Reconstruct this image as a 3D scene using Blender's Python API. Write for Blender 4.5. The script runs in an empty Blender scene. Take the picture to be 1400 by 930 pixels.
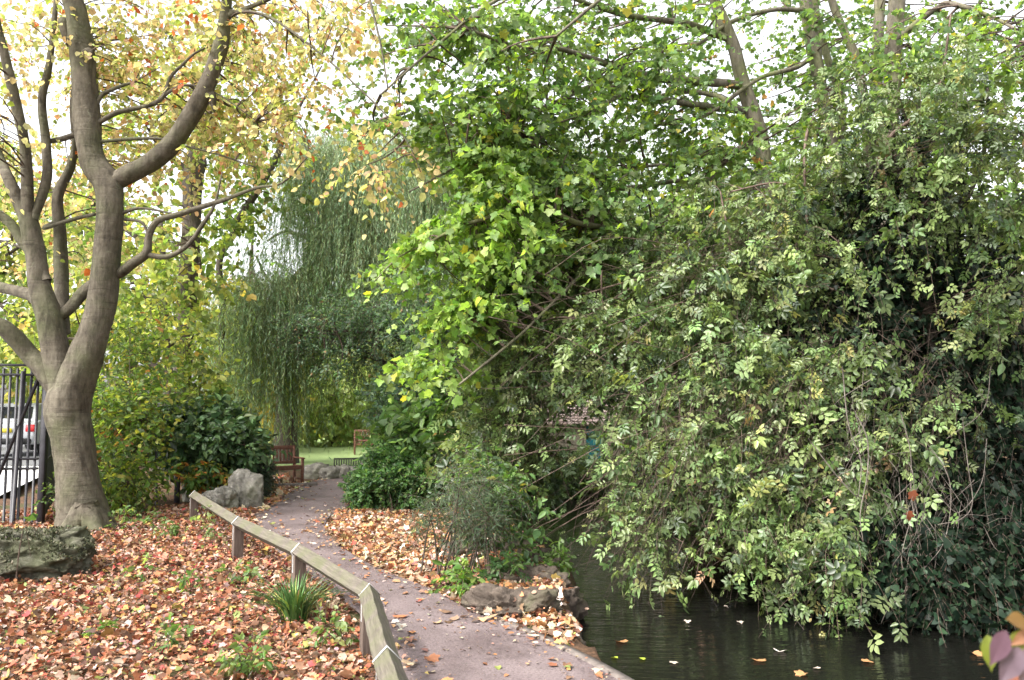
import bpy, bmesh, math, random
import numpy as np
from mathutils import Vector, Matrix, noise

random.seed(7)
R = np.random.default_rng(7)
S = bpy.context.scene
C = S.collection
PI = math.pi

# ------------------------------------------------------------------ camera maths
F = 1089.0
PITCH = math.atan(85 / F)
CAM = np.array([0, 0, 1.6])
FW = np.array([0, math.cos(PITCH), math.sin(PITCH)])
UP = np.array([0, -math.sin(PITCH), math.cos(PITCH)])
RT = np.array([1.0, 0, 0])


def U(px, py, d):
    """point at horizontal distance d (metres along +Y) seen in direction px,py"""
    px = np.asarray(px, float); py = np.asarray(py, float); d = np.asarray(d, float)
    v = FW + ((px - 700) / F)[..., None] * RT + ((465 - py) / F)[..., None] * UP
    return CAM + v * (d / v[..., 1])[..., None]


def G(px, py, z=0.0):
    v = FW + (px - 700) / F * RT + (465 - py) / F * UP
    t = (z - CAM[2]) / v[2]
    return CAM + v * t


# ------------------------------------------------------------------ scene objects
def tag(o, label=None, cat=None, group=None, kind=None):
    if label: o['label'] = label
    if cat: o['category'] = cat
    if group: o['group'] = group
    if kind: o['kind'] = kind
    return o


def empty(name, loc, label, cat, group=None, rz=0):
    o = bpy.data.objects.new(name, None)
    C.objects.link(o)
    o.location = Vector([float(a) for a in loc])
    o.rotation_euler = (0, 0, rz)
    o.empty_display_size = 0.2
    return tag(o, label, cat, group)


def mesh_obj(name, verts, faces_list, mat, parent=None, cols=None, smooth=False, local=False):
    """faces_list: list of integer arrays (n,k). verts in world space unless local; parents here are pure translations/Z turns"""
    verts = np.asarray(verts, dtype=np.float64)
    me = bpy.data.meshes.new(name)
    nf = sum(len(f) for f in faces_list)
    nl = sum(f.size for f in faces_list)
    if parent is not None and not local:
        verts = verts - np.array(parent.location)
        if parent.rotation_euler[2]:
            a = -parent.rotation_euler[2]
            c, s = math.cos(a), math.sin(a)
            verts = np.stack([verts[:, 0] * c - verts[:, 1] * s, verts[:, 0] * s + verts[:, 1] * c, verts[:, 2]], 1)
    me.vertices.add(len(verts))
    me.vertices.foreach_set('co', verts.astype(np.float32).ravel())
    me.loops.add(nl)
    me.polygons.add(nf)
    me.loops.foreach_set('vertex_index', np.concatenate([f.ravel() for f in faces_list]).astype(np.int32))
    sizes = np.concatenate([np.full(len(f), f.shape[1]) for f in faces_list])
    starts = np.concatenate([[0], np.cumsum(sizes)[:-1]])
    me.polygons.foreach_set('loop_start', starts.astype(np.int32))
    me.update(calc_edges=True)
    if smooth:
        me.polygons.foreach_set('use_smooth', np.ones(nf, dtype=bool))
    if cols is not None:
        at = me.attributes.new('col', 'FLOAT_COLOR', 'POINT')
        c4 = np.ones((len(verts), 4), dtype=np.float32)
        c4[:, :3] = cols
        at.data.foreach_set('color', c4.ravel())
    if mat is not None:
        me.materials.append(mat)
    o = bpy.data.objects.new(name, me)
    C.objects.link(o)
    if parent is not None:
        o.parent = parent
    return o


class MB:
    """collects shapes into one mesh (world or local coordinates)"""
    def __init__(s):
        s.v = []; s.f3 = []; s.f4 = []; s.n = 0

    def add(s, v, f):
        v = np.asarray(v, float)
        f = np.asarray(f, int)
        s.v.append(v)
        (s.f3 if f.shape[1] == 3 else s.f4).append(f + s.n)
        s.n += len(v)

    def box(s, c, size, rz=0, rx=0, ry=0, bev=0.0):
        bm = bmesh.new()
        bmesh.ops.create_cube(bm, size=1)
        for v in bm.verts:
            v.co = Vector((v.co.x * size[0], v.co.y * size[1], v.co.z * size[2]))
        if bev:
            bmesh.ops.bevel(bm, geom=list(bm.edges), offset=bev, segments=1, affect='EDGES', profile=0.5)
        bmesh.ops.triangulate(bm, faces=bm.faces)
        M = Matrix.Translation(Vector([float(a) for a in c])) @ Matrix.Rotation(rz, 4, 'Z') @ Matrix.Rotation(ry, 4, 'Y') @ Matrix.Rotation(rx, 4, 'X')
        bm.transform(M)
        bm.verts.index_update()
        s.add([v.co[:] for v in bm.verts], [[v.index for v in f.verts] for f in bm.faces])
        bm.free()

    def tube(s, pts, rad, sides=8, sub=3, rough=0.0, cap=True, seed=0, flat=1.0):
        v, f, c = tube_geo(pts, rad, sides, sub, rough, seed)
        s.add(v, f)
        if cap and len(c):
            s.f3.append(np.asarray(c) + s.n - len(v))

    def build(s, name, mat, parent=None, smooth=False, local=False):
        fl = []
        if s.f3: fl.append(np.concatenate(s.f3))
        if s.f4: fl.append(np.concatenate(s.f4))
        return mesh_obj(name, np.concatenate(s.v), fl, mat, parent, smooth=smooth, local=local)


def catmull(P, sub):
    P = np.asarray(P, float)
    if len(P) < 3 or sub <= 1:
        n = max(2, sub + 1)
        if len(P) == 2:
            t = np.linspace(0, 1, n)[:, None]
            return P[0] * (1 - t) + P[1] * t
        return P
    Q = np.vstack([2 * P[0] - P[1], P, 2 * P[-1] - P[-2]])
    out = []
    for i in range(1, len(Q) - 2):
        p0, p1, p2, p3 = Q[i - 1], Q[i], Q[i + 1], Q[i + 2]
        for k in range(sub):
            t = k / sub
            out.append(0.5 * ((2 * p1) + (-p0 + p2) * t + (2 * p0 - 5 * p1 + 4 * p2 - p3) * t * t + (-p0 + 3 * p1 - 3 * p2 + p3) * t ** 3))
    out.append(P[-1])
    return np.array(out)


def tube_geo(pts, rad, sides=8, sub=3, rough=0.0, seed=0):
    A = np.column_stack([np.asarray(pts, float), np.asarray(rad, float)])
    A = catmull(A, sub)
    P = A[:, :3]; r = np.maximum(A[:, 3], 0.0008)
    T = np.gradient(P, axis=0)
    T /= np.linalg.norm(T, axis=1)[:, None] + 1e-9
    n = np.cross(T[0], [0.3, 0.9, 0.2]); n /= np.linalg.norm(n) + 1e-9
    rings = []
    ang = np.arange(sides) / sides * 2 * PI
    for i in range(len(P)):
        n = n - T[i] * np.dot(n, T[i]); n /= np.linalg.norm(n) + 1e-9
        b = np.cross(T[i], n)
        rr = np.full(sides, r[i])
        if rough:
            for k in range(sides):
                d = n * math.cos(ang[k]) + b * math.sin(ang[k])
                q = P[i] * 1.6 + d * 1.1 + seed * 3.7
                rr[k] *= 1 + rough * noise.noise(Vector(q)) + rough * 0.6 * noise.noise(Vector(q * np.array([3.5, 3.5, 5])))
        rings.append(P[i] + (n[None] * np.cos(ang)[:, None] + b[None] * np.sin(ang)[:, None]) * rr[:, None])
    V = np.concatenate(rings)
    m = len(P)
    i = np.arange(m - 1)[:, None] * sides
    k = np.arange(sides)[None]
    k2 = (k + 1) % sides
    Fq = np.stack([i + k, i + k2, i + sides + k2, i + sides + k], -1).reshape(-1, 4)
    cap = []
    for base in (0, (m - 1) * sides):
        for q in range(1, sides - 1):
            cap.append([base, base + q, base + q + 1])
    return V, Fq, np.array(cap)


# ------------------------------------------------------------------ materials
def new_mat(name):
    m = bpy.data.materials.new(name)
    m.use_nodes = True
    nt = m.node_tree
    nt.nodes.clear()
    out = nt.nodes.new('ShaderNodeOutputMaterial')
    return m, nt, out


def N(nt, t, **kw):
    n = nt.nodes.new(t)
    for k, v in kw.items():
        if hasattr(n, k): setattr(n, k, v)
        else: n.inputs[k.replace('_', ' ')].default_value = v
    return n


def ramp(nt, src, stops):
    r = nt.nodes.new('ShaderNodeValToRGB')
    el = r.color_ramp.elements
    while len(el) < len(stops): el.new(0.5)
    for e, (p, c) in zip(el, stops):
        e.position = p; e.color = (*c, 1)
    nt.links.new(src, r.inputs['Fac'])
    return r.outputs['Color']


def coords(nt, scale=(1, 1, 1)):
    tc = N(nt, 'ShaderNodeTexCoord'); mp = N(nt, 'ShaderNodeMapping')
    mp.inputs['Scale'].default_value = scale
    nt.links.new(tc.outputs['Object'], mp.inputs['Vector'])
    return mp.outputs['Vector']


def nz(nt, vec, scale, detail=6, rough=0.6, dist=0.0):
    n = N(nt, 'ShaderNodeTexNoise')
    n.inputs['Scale'].default_value = scale; n.inputs['Detail'].default_value = detail
    n.inputs['Roughness'].default_value = rough; n.inputs['Distortion'].default_value = dist
    nt.links.new(vec, n.inputs['Vector'])
    return n.outputs['Fac']


def mixc(nt, f, a, b, mode='MIX'):
    m = N(nt, 'ShaderNodeMix', data_type='RGBA', blend_type=mode)
    for s, v in ((0, f), (6, a), (7, b)):
        if hasattr(v, 'is_output'): nt.links.new(v, m.inputs[s])
        else: m.inputs[s].default_value = v if s == 0 else (*v, 1)
    return m.outputs[2]


def bump(nt, h, strength=0.5, dist=0.02, prev=None):
    b = N(nt, 'ShaderNodeBump'); b.inputs['Strength'].default_value = strength; b.inputs['Distance'].default_value = dist
    nt.links.new(h, b.inputs['Height'])
    if prev is not None: nt.links.new(prev, b.inputs['Normal'])
    return b.outputs['Normal']


def surf(nt, out, col, rough=0.8, normal=None, spec=0.3, metal=0.0):
    p = N(nt, 'ShaderNodeBsdfPrincipled')
    if hasattr(col, 'is_output'): nt.links.new(col, p.inputs['Base Color'])
    else: p.inputs['Base Color'].default_value = (*col, 1)
    if hasattr(rough, 'is_output'): nt.links.new(rough, p.inputs['Roughness'])
    else: p.inputs['Roughness'].default_value = rough
    p.inputs['Specular IOR Level'].default_value = spec
    p.inputs['Metallic'].default_value = metal
    if normal is not None: nt.links.new(normal, p.inputs['Normal'])
    nt.links.new(p.outputs[0], out.inputs['Surface'])
    return p


def leaf_mat(name, trans=0.35, rough=0.45, spec=0.4, tgain=(1.25, 1.3, 0.6), under=1.0):
    m, nt, out = new_mat(name)
    a = N(nt, 'ShaderNodeAttribute', attribute_name='col')
    v = coords(nt)
    f = nz(nt, v, 35, 2)
    c = mixc(nt, 0.5, a.outputs['Color'], ramp(nt, f, [(0.3, (0.45, 0.45, 0.45)), (0.7, (1, 1, 1))]), 'MULTIPLY')
    if under != 1.0:
        g = N(nt, 'ShaderNodeNewGeometry')
        c2 = mixc(nt, 1.0, c, (under, under, under * 1.05), 'MULTIPLY')
        c = mixc(nt, g.outputs['Backfacing'], c, c2)
    p = N(nt, 'ShaderNodeBsdfPrincipled')
    nt.links.new(c, p.inputs['Base Color'])
    p.inputs['Roughness'].default_value = rough
    p.inputs['Specular IOR Level'].default_value = spec
    t = N(nt, 'ShaderNodeBsdfTranslucent')
    nt.links.new(mixc(nt, 1.0, c, tgain, 'MULTIPLY'), t.inputs['Color'])
    mx = N(nt, 'ShaderNodeMixShader'); mx.inputs[0].default_value = trans
    nt.links.new(p.outputs[0], mx.inputs[1]); nt.links.new(t.outputs[0], mx.inputs[2])
    nt.links.new(mx.outputs[0], out.inputs['Surface'])
    return m


def bark_mat(name, c1, c2, moss=(0.10, 0.12, 0.04), mossamt=0.4, stretch=(3, 3, 0.6), scale=8, bs=0.6, bands=False):
    m, nt, out = new_mat(name)
    v = coords(nt, stretch)
    v2 = coords(nt)
    f = nz(nt, v, scale, 8, 0.65, 0.3)
    col = ramp(nt, f, [(0.3, c1), (0.7, c2)])
    big = nz(nt, v2, 1.7, 4, 0.6)
    col = mixc(nt, ramp(nt, big, [(0.45, (0, 0, 0)), (0.75, (mossamt,) * 3)]), col, moss)
    blot = nz(nt, v2, 5, 5, 0.7)
    col = mixc(nt, 0.6, col, ramp(nt, blot, [(0.3, (0.45, 0.43, 0.42)), (0.55, (1, 1, 1))]), 'MULTIPLY')
    n = bump(nt, f, bs, 0.03)
    fine = nz(nt, coords(nt, (1, 1, .45)), 38, 6, .75)
    n = bump(nt, fine, bs, 0.012, n)
    lich = nz(nt, v2, 11, 6, .75, .6)
    col = mixc(nt, ramp(nt, lich, [(.6, (0, 0, 0)), (.67, (.4, .4, .4))]), col, (.22, .22, .15))
    stain = nz(nt, coords(nt, (2.4, 2.4, .5)), 3.2, 6, .7, .5)
    col = mixc(nt, .75, col, ramp(nt, stain, [(.32, (.38, .36, .33)), (.5, (1, 1, 1))]), 'MULTIPLY')
    if bands:
        v3 = coords(nt, (0.6, 0.6, 7))
        g = nz(nt, v3, 3.2, 3, 0.5, 0.4)
        col = mixc(nt, 0.45, col, ramp(nt, g, [(0.30, (0.3, 0.28, 0.25)), (0.38, (1, 1, 1))]), 'MULTIPLY')
        n = bump(nt, g, 0.35, 0.03, n)
    surf(nt, out, col, 0.85, n, 0.2)
    return m


def simple(name, c1, c2, scale=6, rough=0.8, bs=0.3, bd=0.01, metal=0.0, spec=0.3, stretch=(1, 1, 1), lo=0.35, hi=0.65):
    m, nt, out = new_mat(name)
    v = coords(nt, stretch)
    f = nz(nt, v, scale, 8, 0.65)
    surf(nt, out, ramp(nt, f, [(lo, c1), (hi, c2)]), rough, bump(nt, f, bs, bd), spec, metal)
    return m


M = {}
M['leaf'] = leaf_mat('broad_leaf', 0.52, 0.45, 0.4, under=1.25)
M['leaf_autumn'] = leaf_mat('autumn_leaf', 0.6, 0.55, 0.3, (1.2, 1.15, 0.9))
M['leaf_gloss'] = leaf_mat('glossy_leaf', 0.2, 0.38, 0.45, under=1.3)
M['leaf_rose'] = leaf_mat('rose_leaf', 0.28, 0.42, 0.5, under=1.35)
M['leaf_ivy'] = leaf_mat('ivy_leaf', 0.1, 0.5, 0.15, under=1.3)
M['leaf_dry'] = leaf_mat('dry_leaf', 0.12, 0.6, 0.2, (1.1, 1.0, 0.8), under=1.05)
M['leaf_willow'] = leaf_mat('willow_leaf', 0.35, 0.5, 0.3, under=1.4)
M['bark_grey'] = bark_mat('smooth_grey_bark', (0.062, 0.052, 0.038), (0.15, 0.13, 0.098), (0.075, 0.088, 0.035), 0.8, (2, 2, 0.8), 7, 0.5, True)
M['bark_pale'] = bark_mat('pale_mossy_bark', (0.2, 0.2, 0.15), (0.34, 0.34, 0.27), (0.2, 0.25, 0.06), 0.6, (2, 2, 0.8), 7, 0.4, True)
M['bark_dark'] = bark_mat('ridged_dark_bark', (0.05, 0.04, 0.033), (0.14, 0.115, 0.095), (0.09, 0.10, 0.04), 0.3, (5, 5, 0.6), 8, 0.9)
M['bark_maple'] = bark_mat('maple_bark', (0.10, 0.085, 0.065), (0.21, 0.185, 0.145), (0.16, 0.19, 0.05), 0.8, (3, 3, 0.7), 7, 0.5)
M['twig'] = simple('brown_twig', (0.04, 0.028, 0.02), (0.12, 0.085, 0.065), 20, 0.85)
M['bare'] = simple('bare_grey_twig', (.08, .065, .055), (.2, .17, .145), 14, .8)
M['greentwig'] = simple('willow_twig', (.12, .12, .05), (.2, .19, .08), 14, .8)
M['cane'] = simple('pale_brown_cane', (0.07, 0.045, 0.035), (0.17, 0.12, 0.095), 14, 0.7)

# ------------------------------------------------------------------ leaf shapes (x across, y along, z up)
def folded(v, fold=0.25, curl=0.18):
    v = np.array(v, float)
    if v.shape[1] == 2: v = np.column_stack([v, np.zeros(len(v))])
    v[:, 2] += np.abs(v[:, 0]) * fold - (v[:, 1] ** 2) * curl
    return v


T_OVAL = (folded([(0, 0), (.24, .28), (.22, .66), (0, 1), (-.22, .66), (-.24, .28)]), np.array([(0, 1, 2, 3), (0, 3, 4, 5)]))
T_ROUND = (folded([(0, 0), (.38, .22), (.36, .66), (0, 1), (-.36, .66), (-.38, .22)]), np.array([(0, 1, 2, 3), (0, 3, 4, 5)]))
T_SMOOTH = (folded([(0, .5), (0, 0), (.08, .07), (.19, .2), (.26, .4), (.23, .62), (.12, .83), (.04, .96), (0, 1.08), (-.04, .96), (-.12, .83), (-.23, .62), (-.26, .4), (-.19, .2), (-.08, .07)], .2, .15), np.array([(0, i, i + 1 if i < 14 else 1) for i in range(1, 15)]))
T_NARROW = (folded([(0, 0), (.075, .35), (0, 1), (-.075, .35)], 0.2, 0.25), np.array([(0, 1, 2, 3)]))
_mp = [(0, .33), (0, 0), (.25, -.07), (.52, .08), (.44, .27), (.64, .56), (.46, .64), (.33, .62), (.22, .84), (0, 1.02), (-.22, .84), (-.33, .62), (-.46, .64), (-.64, .56), (-.44, .27), (-.52, .08), (-.25, -.07)]
T_MAPLE = (folded(_mp, 0.22, 0.2), np.array([(0, i, i + 1 if i < 16 else 1) for i in range(1, 17)]))
_iv = [(0, .35), (0, 0), (.3, -.08), (.5, .2), (.3, .42), (.28, .62), (0, 1), (-.28, .62), (-.3, .42), (-.5, .2), (-.3, -.08)]
T_IVY = (folded(_iv, 0.12, 0.15), np.array([(0, i, i + 1 if i < 10 else 1) for i in range(1, 11)]))


def compound(nl=5, spread=1.0, w=.24, l=.46):
    V = []; Fc = []
    spots = [(0, .52, 0), (.02, .42, -62), (-.02, .42, 62), (.02, .16, -78), (-.02, .16, 78), (.02, .7, -50), (-.02, .7, 50)][:nl]
    for x, y, a in spots:
        a = math.radians(a) * spread
        base = np.array([(0, 0), (w, .34), (w * .85, .68), (0, 1), (-w * .85, .68), (-w, .34)]) * l
        z = np.abs(base[:, 0]) * .3 - base[:, 1] ** 2 * .5
        c, s = math.cos(a), math.sin(a)
        p = np.column_stack([base[:, 0] * c - base[:, 1] * s + x, base[:, 0] * s + base[:, 1] * c + y, z])
        p[:, 2] -= p[:, 1] ** 2 * .12
        k = len(V) * 6
        V.append(p)
        Fc += [(k, k + 1, k + 2, k + 3), (k, k + 3, k + 4, k + 5)]
    return np.concatenate(V), np.array(Fc)


T_COMP = compound(5, w=.27, l=.5)
T_COMP7 = compound(7, w=.25, l=.4)
T_COMP3 = compound(3, w=.3, l=.6)


def unit(a): return a / (np.linalg.norm(a, axis=-1, keepdims=True) + 1e-9)


def leaf_geo(pos, along, normal, size, tmpl, col):
    V, Fc = tmpl
    y = unit(along)
    z = unit(normal - y * np.sum(normal * y, 1, keepdims=True))
    x = np.cross(y, z)
    n, k = len(pos), len(V)
    sx = size * R.uniform(.85, 1.15, n)
    cz = size * R.uniform(.3, 1.9, n)
    vv = pos[:, None, :] + V[None, :, 0, None] * x[:, None] * sx[:, None, None] + V[None, :, 1, None] * y[:, None] * size[:, None, None] + V[None, :, 2, None] * z[:, None] * cz[:, None, None]
    ff = Fc[None] + (np.arange(n) * k)[:, None, None]
    cc = np.repeat(col, k, axis=0)
    return vv.reshape(-1, 3), ff.reshape(-1, Fc.shape[1]), cc


def palette(n, pal, group=None, jitter=.18, gj=.6):
    """pal: list of (rgb, weight); leaves of one twig lean to the same entry"""
    w = np.array([p[1] for p in pal], float); w /= w.sum()
    c = np.array([p[0] for p in pal], float)
    idx = R.choice(len(pal), n, p=w)
    if group is not None:
        gi = R.choice(len(pal), int(group.max()) + 1, p=w)
        use = R.random(n) < gj
        idx = np.where(use, gi[group], idx)
    out = c[idx] * (1 + R.normal(0, jitter, (n, 1))) * (1 + R.normal(0, .06, (n, 3)))
    return np.clip(out, .004, .95)


class Foliage:
    def __init__(s):
        s.lv = []; s.lf = []; s.lc = []; s.n = 0
        s.tv = []; s.tf = []; s.tn = 0

    def leaves(s, pos, along, normal, size, tmpl, col):
        v, f, c = leaf_geo(pos, along, normal, size, tmpl, col)
        s.lv.append(v); s.lf.append(f + s.n); s.lc.append(c); s.n += len(v)

    def twigs(s, P, rad):
        """P (n,k,3) polylines, rad (n,) : three-sided tapering twigs"""
        n, k, _ = P.shape
        T = unit(np.gradient(P, axis=1))
        a = unit(np.cross(T, np.array([.31, .22, .93])))
        b = np.cross(T, a)
        taper = np.linspace(1, .35, k)[None, :] * rad[:, None]
        rings = []
        for q in range(3):
            t = q * 2 * PI / 3
            rings.append(P + (a * math.cos(t) + b * math.sin(t)) * taper[..., None])
        V = np.stack(rings, 2).reshape(-1, 3)
        i = (np.arange(n) * k * 3)[:, None, None] + (np.arange(k - 1) * 3)[None, :, None]
        q = np.arange(3)[None, None]; q2 = (q + 1) % 3
        f = np.stack([i + q, i + q2, i + 3 + q2, i + 3 + q], -1).reshape(-1, 4)
        s.tv.append(V); s.tf.append(f + s.tn); s.tn += len(V)

    def sprays(s, P0, D, L, nl, tmpl, lsize, pal, droop=.35, up=1.0, side=.9, twig=.004, jitter=.18, gj=.6, spread=.25, lv=.25, flatness=.55):
        n = len(P0)
        K = 5
        t = np.linspace(0, 1, K)[None, :, None]
        D = unit(D)
        bend = R.normal(0, .18, (n, 1, 3))
        dr = (np.array([0, 0, -1.0]) * droop * R.uniform(.4, 1.5, (n, 1)))[:, None]
        Pt = P0[:, None] + (D[:, None] * t + (dr + bend) * t ** 2) * L[:, None, None]
        if twig: s.twigs(Pt, twig * R.uniform(.6, 1.4, n))
        tt = (np.arange(nl) + .6) / nl
        tt = np.clip(tt[None] + R.normal(0, .3 / nl, (n, nl)), .05, 1.0)[..., None]
        pos = P0[:, None] + (D[:, None] * tt + (dr + bend) * tt ** 2) * L[:, None, None]
        tan = unit(D[:, None] + 2 * (dr + bend) * tt)
        upv = unit(np.array([0, 0, 1.0]) * up + R.normal(0, .45, (n, nl, 3)))
        sd = unit(np.cross(tan, upv)) * np.where(np.arange(nl) % 2 == 0, 1, -1)[None, :, None]
        al = unit(tan * .55 + sd * side + R.normal(0, spread, (n, nl, 3)) + np.array([0, 0, -.25]))
        nm = unit(upv * flatness + R.normal(0, .5, (n, nl, 3)))
        sz = lsize * np.clip(1 + R.normal(0, lv, (n, nl)), .45, 1.7) * R.uniform(.7, 1.25, (n, 1))
        g = np.repeat(np.arange(n), nl)
        col = palette(n * nl, pal, g, jitter, gj)
        s.leaves(pos.reshape(-1, 3), al.reshape(-1, 3), nm.reshape(-1, 3), sz.ravel(), tmpl, col)
        return Pt

    def build(s, root, lname, lmat, tname=None, tmat=None):
        if s.lv:
            mesh_obj(lname, np.concatenate(s.lv), [np.concatenate(s.lf)], lmat, root, cols=np.concatenate(s.lc))
        if tname and s.tv:
            mesh_obj(tname, np.concatenate(s.tv), [np.concatenate(s.tf)], tmat, root)


def ball(n, inner=0.0):
    d = unit(R.normal(0, 1, (n, 3)))
    r = (inner ** 3 + (1 - inner ** 3) * R.random(n)) ** (1 / 3)
    return d * r[:, None]


GAPS = [(800, 578, 62, 50, 21), (772, 690, 26, 60, 11.5), (895, 278, 40, 30, 60), (350, 345, 24, 30, 17), (640, 75, 30, 22, 60), (1390, 235, 24, 26, 60), (1060, 70, 34, 30, 60)]


def blob(px, py, d, rx, ry, rd, n, inner=0.0):
    b = ball(n, inner)
    qx, qy, qd = px + b[:, 0] * rx, py + b[:, 1] * ry, d + b[:, 2] * rd
    keep = np.ones(n, bool)
    for gx_, gy_, ax, ay, far_ in GAPS:      # openings left between the boughs
        keep &= ~((((qx - gx_) / ax) ** 2 + ((qy - gy_) / ay) ** 2 < 1) & (qd < far_))
    return U(qx[keep], qy[keep], qd[keep])


def around(cl, per, r):
    """per twig starts around each clump centre; returns points, outward dirs"""
    b = ball(len(cl) * per)
    c = np.repeat(cl, per, axis=0)
    return c + b * r, unit(b)


def layer(cl, per, r):
    """like around(), but spread as a flat, slightly drooping tier"""
    b = ball(len(cl) * per) * [1, 1, .22]
    c = np.repeat(cl, per, axis=0)
    q = np.hypot(b[:, 0], b[:, 1])
    return c + b * r - np.column_stack([0 * q, 0 * q, .35 * r * q ** 2]), unit(b * [1, 1, .6])


def links_to(fol, limbs, cl, rad=.012, sag=.15, maxd=4.0):
    """thin branches that carry each clump from the nearest limb"""
    L = np.concatenate(limbs)
    P = []
    for c in cl:
        d = np.linalg.norm(L - c, axis=1) + .35 * np.maximum(0, L[:, 2] - c[2])
        i = int(np.argmin(d))
        if d[i] > maxd: continue
        a = L[i]
        m = (a + c) / 2 + R.normal(0, .12, 3) * d[i] + np.array([0, 0, sag * d[i]])
        t = np.linspace(0, 1, 6)[:, None]
        P.append((1 - t) ** 2 * a + 2 * t * (1 - t) * m + t * t * c)
    if P:
        fol.twigs(np.array(P), np.full(len(P), rad) * R.uniform(.7, 1.5, len(P)))


# ------------------------------------------------------------------ camera, sun, sky
cam = bpy.data.cameras.new('camera'); co = bpy.data.objects.new('camera', cam); C.objects.link(co)
co.location = CAM; co.rotation_euler = (PI / 2 + PITCH, 0, 0)
cam.sensor_width = 36; cam.lens = F / 1400 * 36; cam.clip_end = 500; cam.clip_start = .05
cam.dof.use_dof = True; cam.dof.focus_distance = 8.0; cam.dof.aperture_fstop = 4.0
S.camera = co

SUN_EL, SUN_AZ = 48, 232     # azimuth clockwise from +Y: light comes from behind and left
sd = np.array([math.sin(math.radians(SUN_AZ)) * math.cos(math.radians(SUN_EL)), math.cos(math.radians(SUN_AZ)) * math.cos(math.radians(SUN_EL)), math.sin(math.radians(SUN_EL))])
sl = bpy.data.lights.new('sun', 'SUN'); sl.energy = 2.0; sl.angle = math.radians(9); sl.color = (1, .95, .87)
so = bpy.data.objects.new('sun', sl); C.objects.link(so)
so.rotation_euler = Vector(sd).to_track_quat('Z', 'Y').to_euler()
so.location = (0, 0, 20)

W = bpy.data.worlds.new('World'); S.world = W; W.use_nodes = True
nt = W.node_tree; nt.nodes.clear()
sky = N(nt, 'ShaderNodeTexSky', sky_type='NISHITA'); sky.sun_disc = False
sky.sun_elevation = math.radians(SUN_EL); sky.sun_rotation = math.radians(SUN_AZ); sky.dust_density = 4; sky.air_density = 1.0
hs = N(nt, 'ShaderNodeHueSaturation'); hs.inputs['Saturation'].default_value = .15; hs.inputs['Value'].default_value = 1.35
nt.links.new(sky.outputs[0], hs.inputs['Color'])
bg = N(nt, 'ShaderNodeBackground'); bg.inputs['Strength'].default_value = .15
nt.links.new(hs.outputs[0], bg.inputs['Color'])
wo = N(nt, 'ShaderNodeOutputWorld'); nt.links.new(bg.outputs[0], wo.inputs['Surface'])

S.view_settings.view_transform = 'Standard'; S.view_settings.look = 'None'; S.view_settings.gamma = 1
S.view_settings.use_curve_mapping = False; S.view_settings.exposure = 1.62
S.cycles.max_bounces = 8; S.cycles.diffuse_bounces = 4; S.cycles.glossy_bounces = 2; S.cycles.transmission_bounces = 4
S.cycles.use_denoising = True
S.cycles.sample_clamp_indirect = 6

# ------------------------------------------------------------------ ground, pond, path
WZ = -0.34
pond_px = [(1000, 1500), (930, 1100), (850, 960), (800, 912), (762, 893), (782, 868), (796, 842), (790, 806), (757, 785), (730, 770), (702, 748), (700, 715), (722, 697), (765, 680), (850, 672), (905, 685)]
pond = [tuple(G(x, y, WZ)[:2]) for x, y in pond_px]
pond = pond[:-1] + [(3.4, 14.5), (2.2, 10.4), (2.9, 9.4), (3.5, 8.2), (4.1, 7.2), (5.0, 6.3), (7.5, 5.9), (12, 6), (12, .8), (3.2, .8)]
pond = np.array(pond)


def seg_dist(P, A, B):
    ab = B - A
    t = np.clip(((P - A) @ ab) / (ab @ ab + 1e-9), 0, 1)
    return np.linalg.norm(P - (A + t[:, None] * ab), axis=1)


def signed(P, poly):
    """negative inside"""
    d = np.full(len(P), 1e9); ins = np.zeros(len(P), bool)
    n = len(poly)
    for i in range(n):
        A, B = poly[i], poly[(i + 1) % n]
        d = np.minimum(d, seg_dist(P, A, B))
        c = ((A[1] > P[:, 1]) != (B[1] > P[:, 1]))
        xs = (B[0] - A[0]) * (P[:, 1] - A[1]) / (B[1] - A[1] + 1e-12) + A[0]
        ins ^= c & (P[:, 0] < xs)
    return np.where(ins, -d, d)


def gz(x, y):
    x = np.atleast_1d(np.asarray(x, float)); y = np.atleast_1d(np.asarray(y, float))
    P = np.column_stack([x, y])
    s = signed(P, pond)
    z = -0.02 + np.zeros(len(x))
    z = np.where(s < .12, -0.02 - .95 * np.clip((.12 - s) / .32, 0, 1) ** 1.1, z)
    z += .022 * np.sin(x * 2.1 + y * .7) * np.sin(y * 1.7 - x) + .008 * np.sin(x * 9 + y * 5)
    # keep it flat and just under the path
    dp = path_dist(P)
    flat = np.clip(1 - dp / .35, 0, 1)
    z = z * (1 - flat) + flat * np.minimum(z, -0.015)
    left = np.clip((-(x) - 3.2) / 2.5, 0, 1)
    z += .06 * left * (y < 13)
    right = np.clip((x - 3.5) / 3, 0, 1) * np.clip((s - .2) / 2, 0, 1)
    z += .25 * right
    return z


path_R = [(1200, 1300), (960, 1010), (845, 930), (760, 885), (700, 858), (640, 833), (590, 806), (540, 786), (492, 764), (458, 740), (444, 722), (452, 705), (476, 692), (494, 678), (505, 667), (540, 658)]
path_L = [(500, 1500), (545, 1100), (555, 935), (530, 880), (490, 838), (440, 800), (405, 775), (375, 750), (352, 728), (345, 712), (352, 698), (372, 686), (398, 672), (415, 662), (440, 655), (490, 648)]
PR = catmull(np.array([G(x, y)[:2] for x, y in path_R]), 5)
PL = catmull(np.array([G(x, y)[:2] for x, y in path_L]), 5)
PR = np.vstack([PR, [[1.5, 18.6], [6, 20]]]); PL = np.vstack([PL, [[1.0, 20.3], [6, 22]]])
path_poly = np.vstack([PR, PL[::-1]])


def path_dist(P): return np.maximum(signed(P, path_poly), 0)


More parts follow.
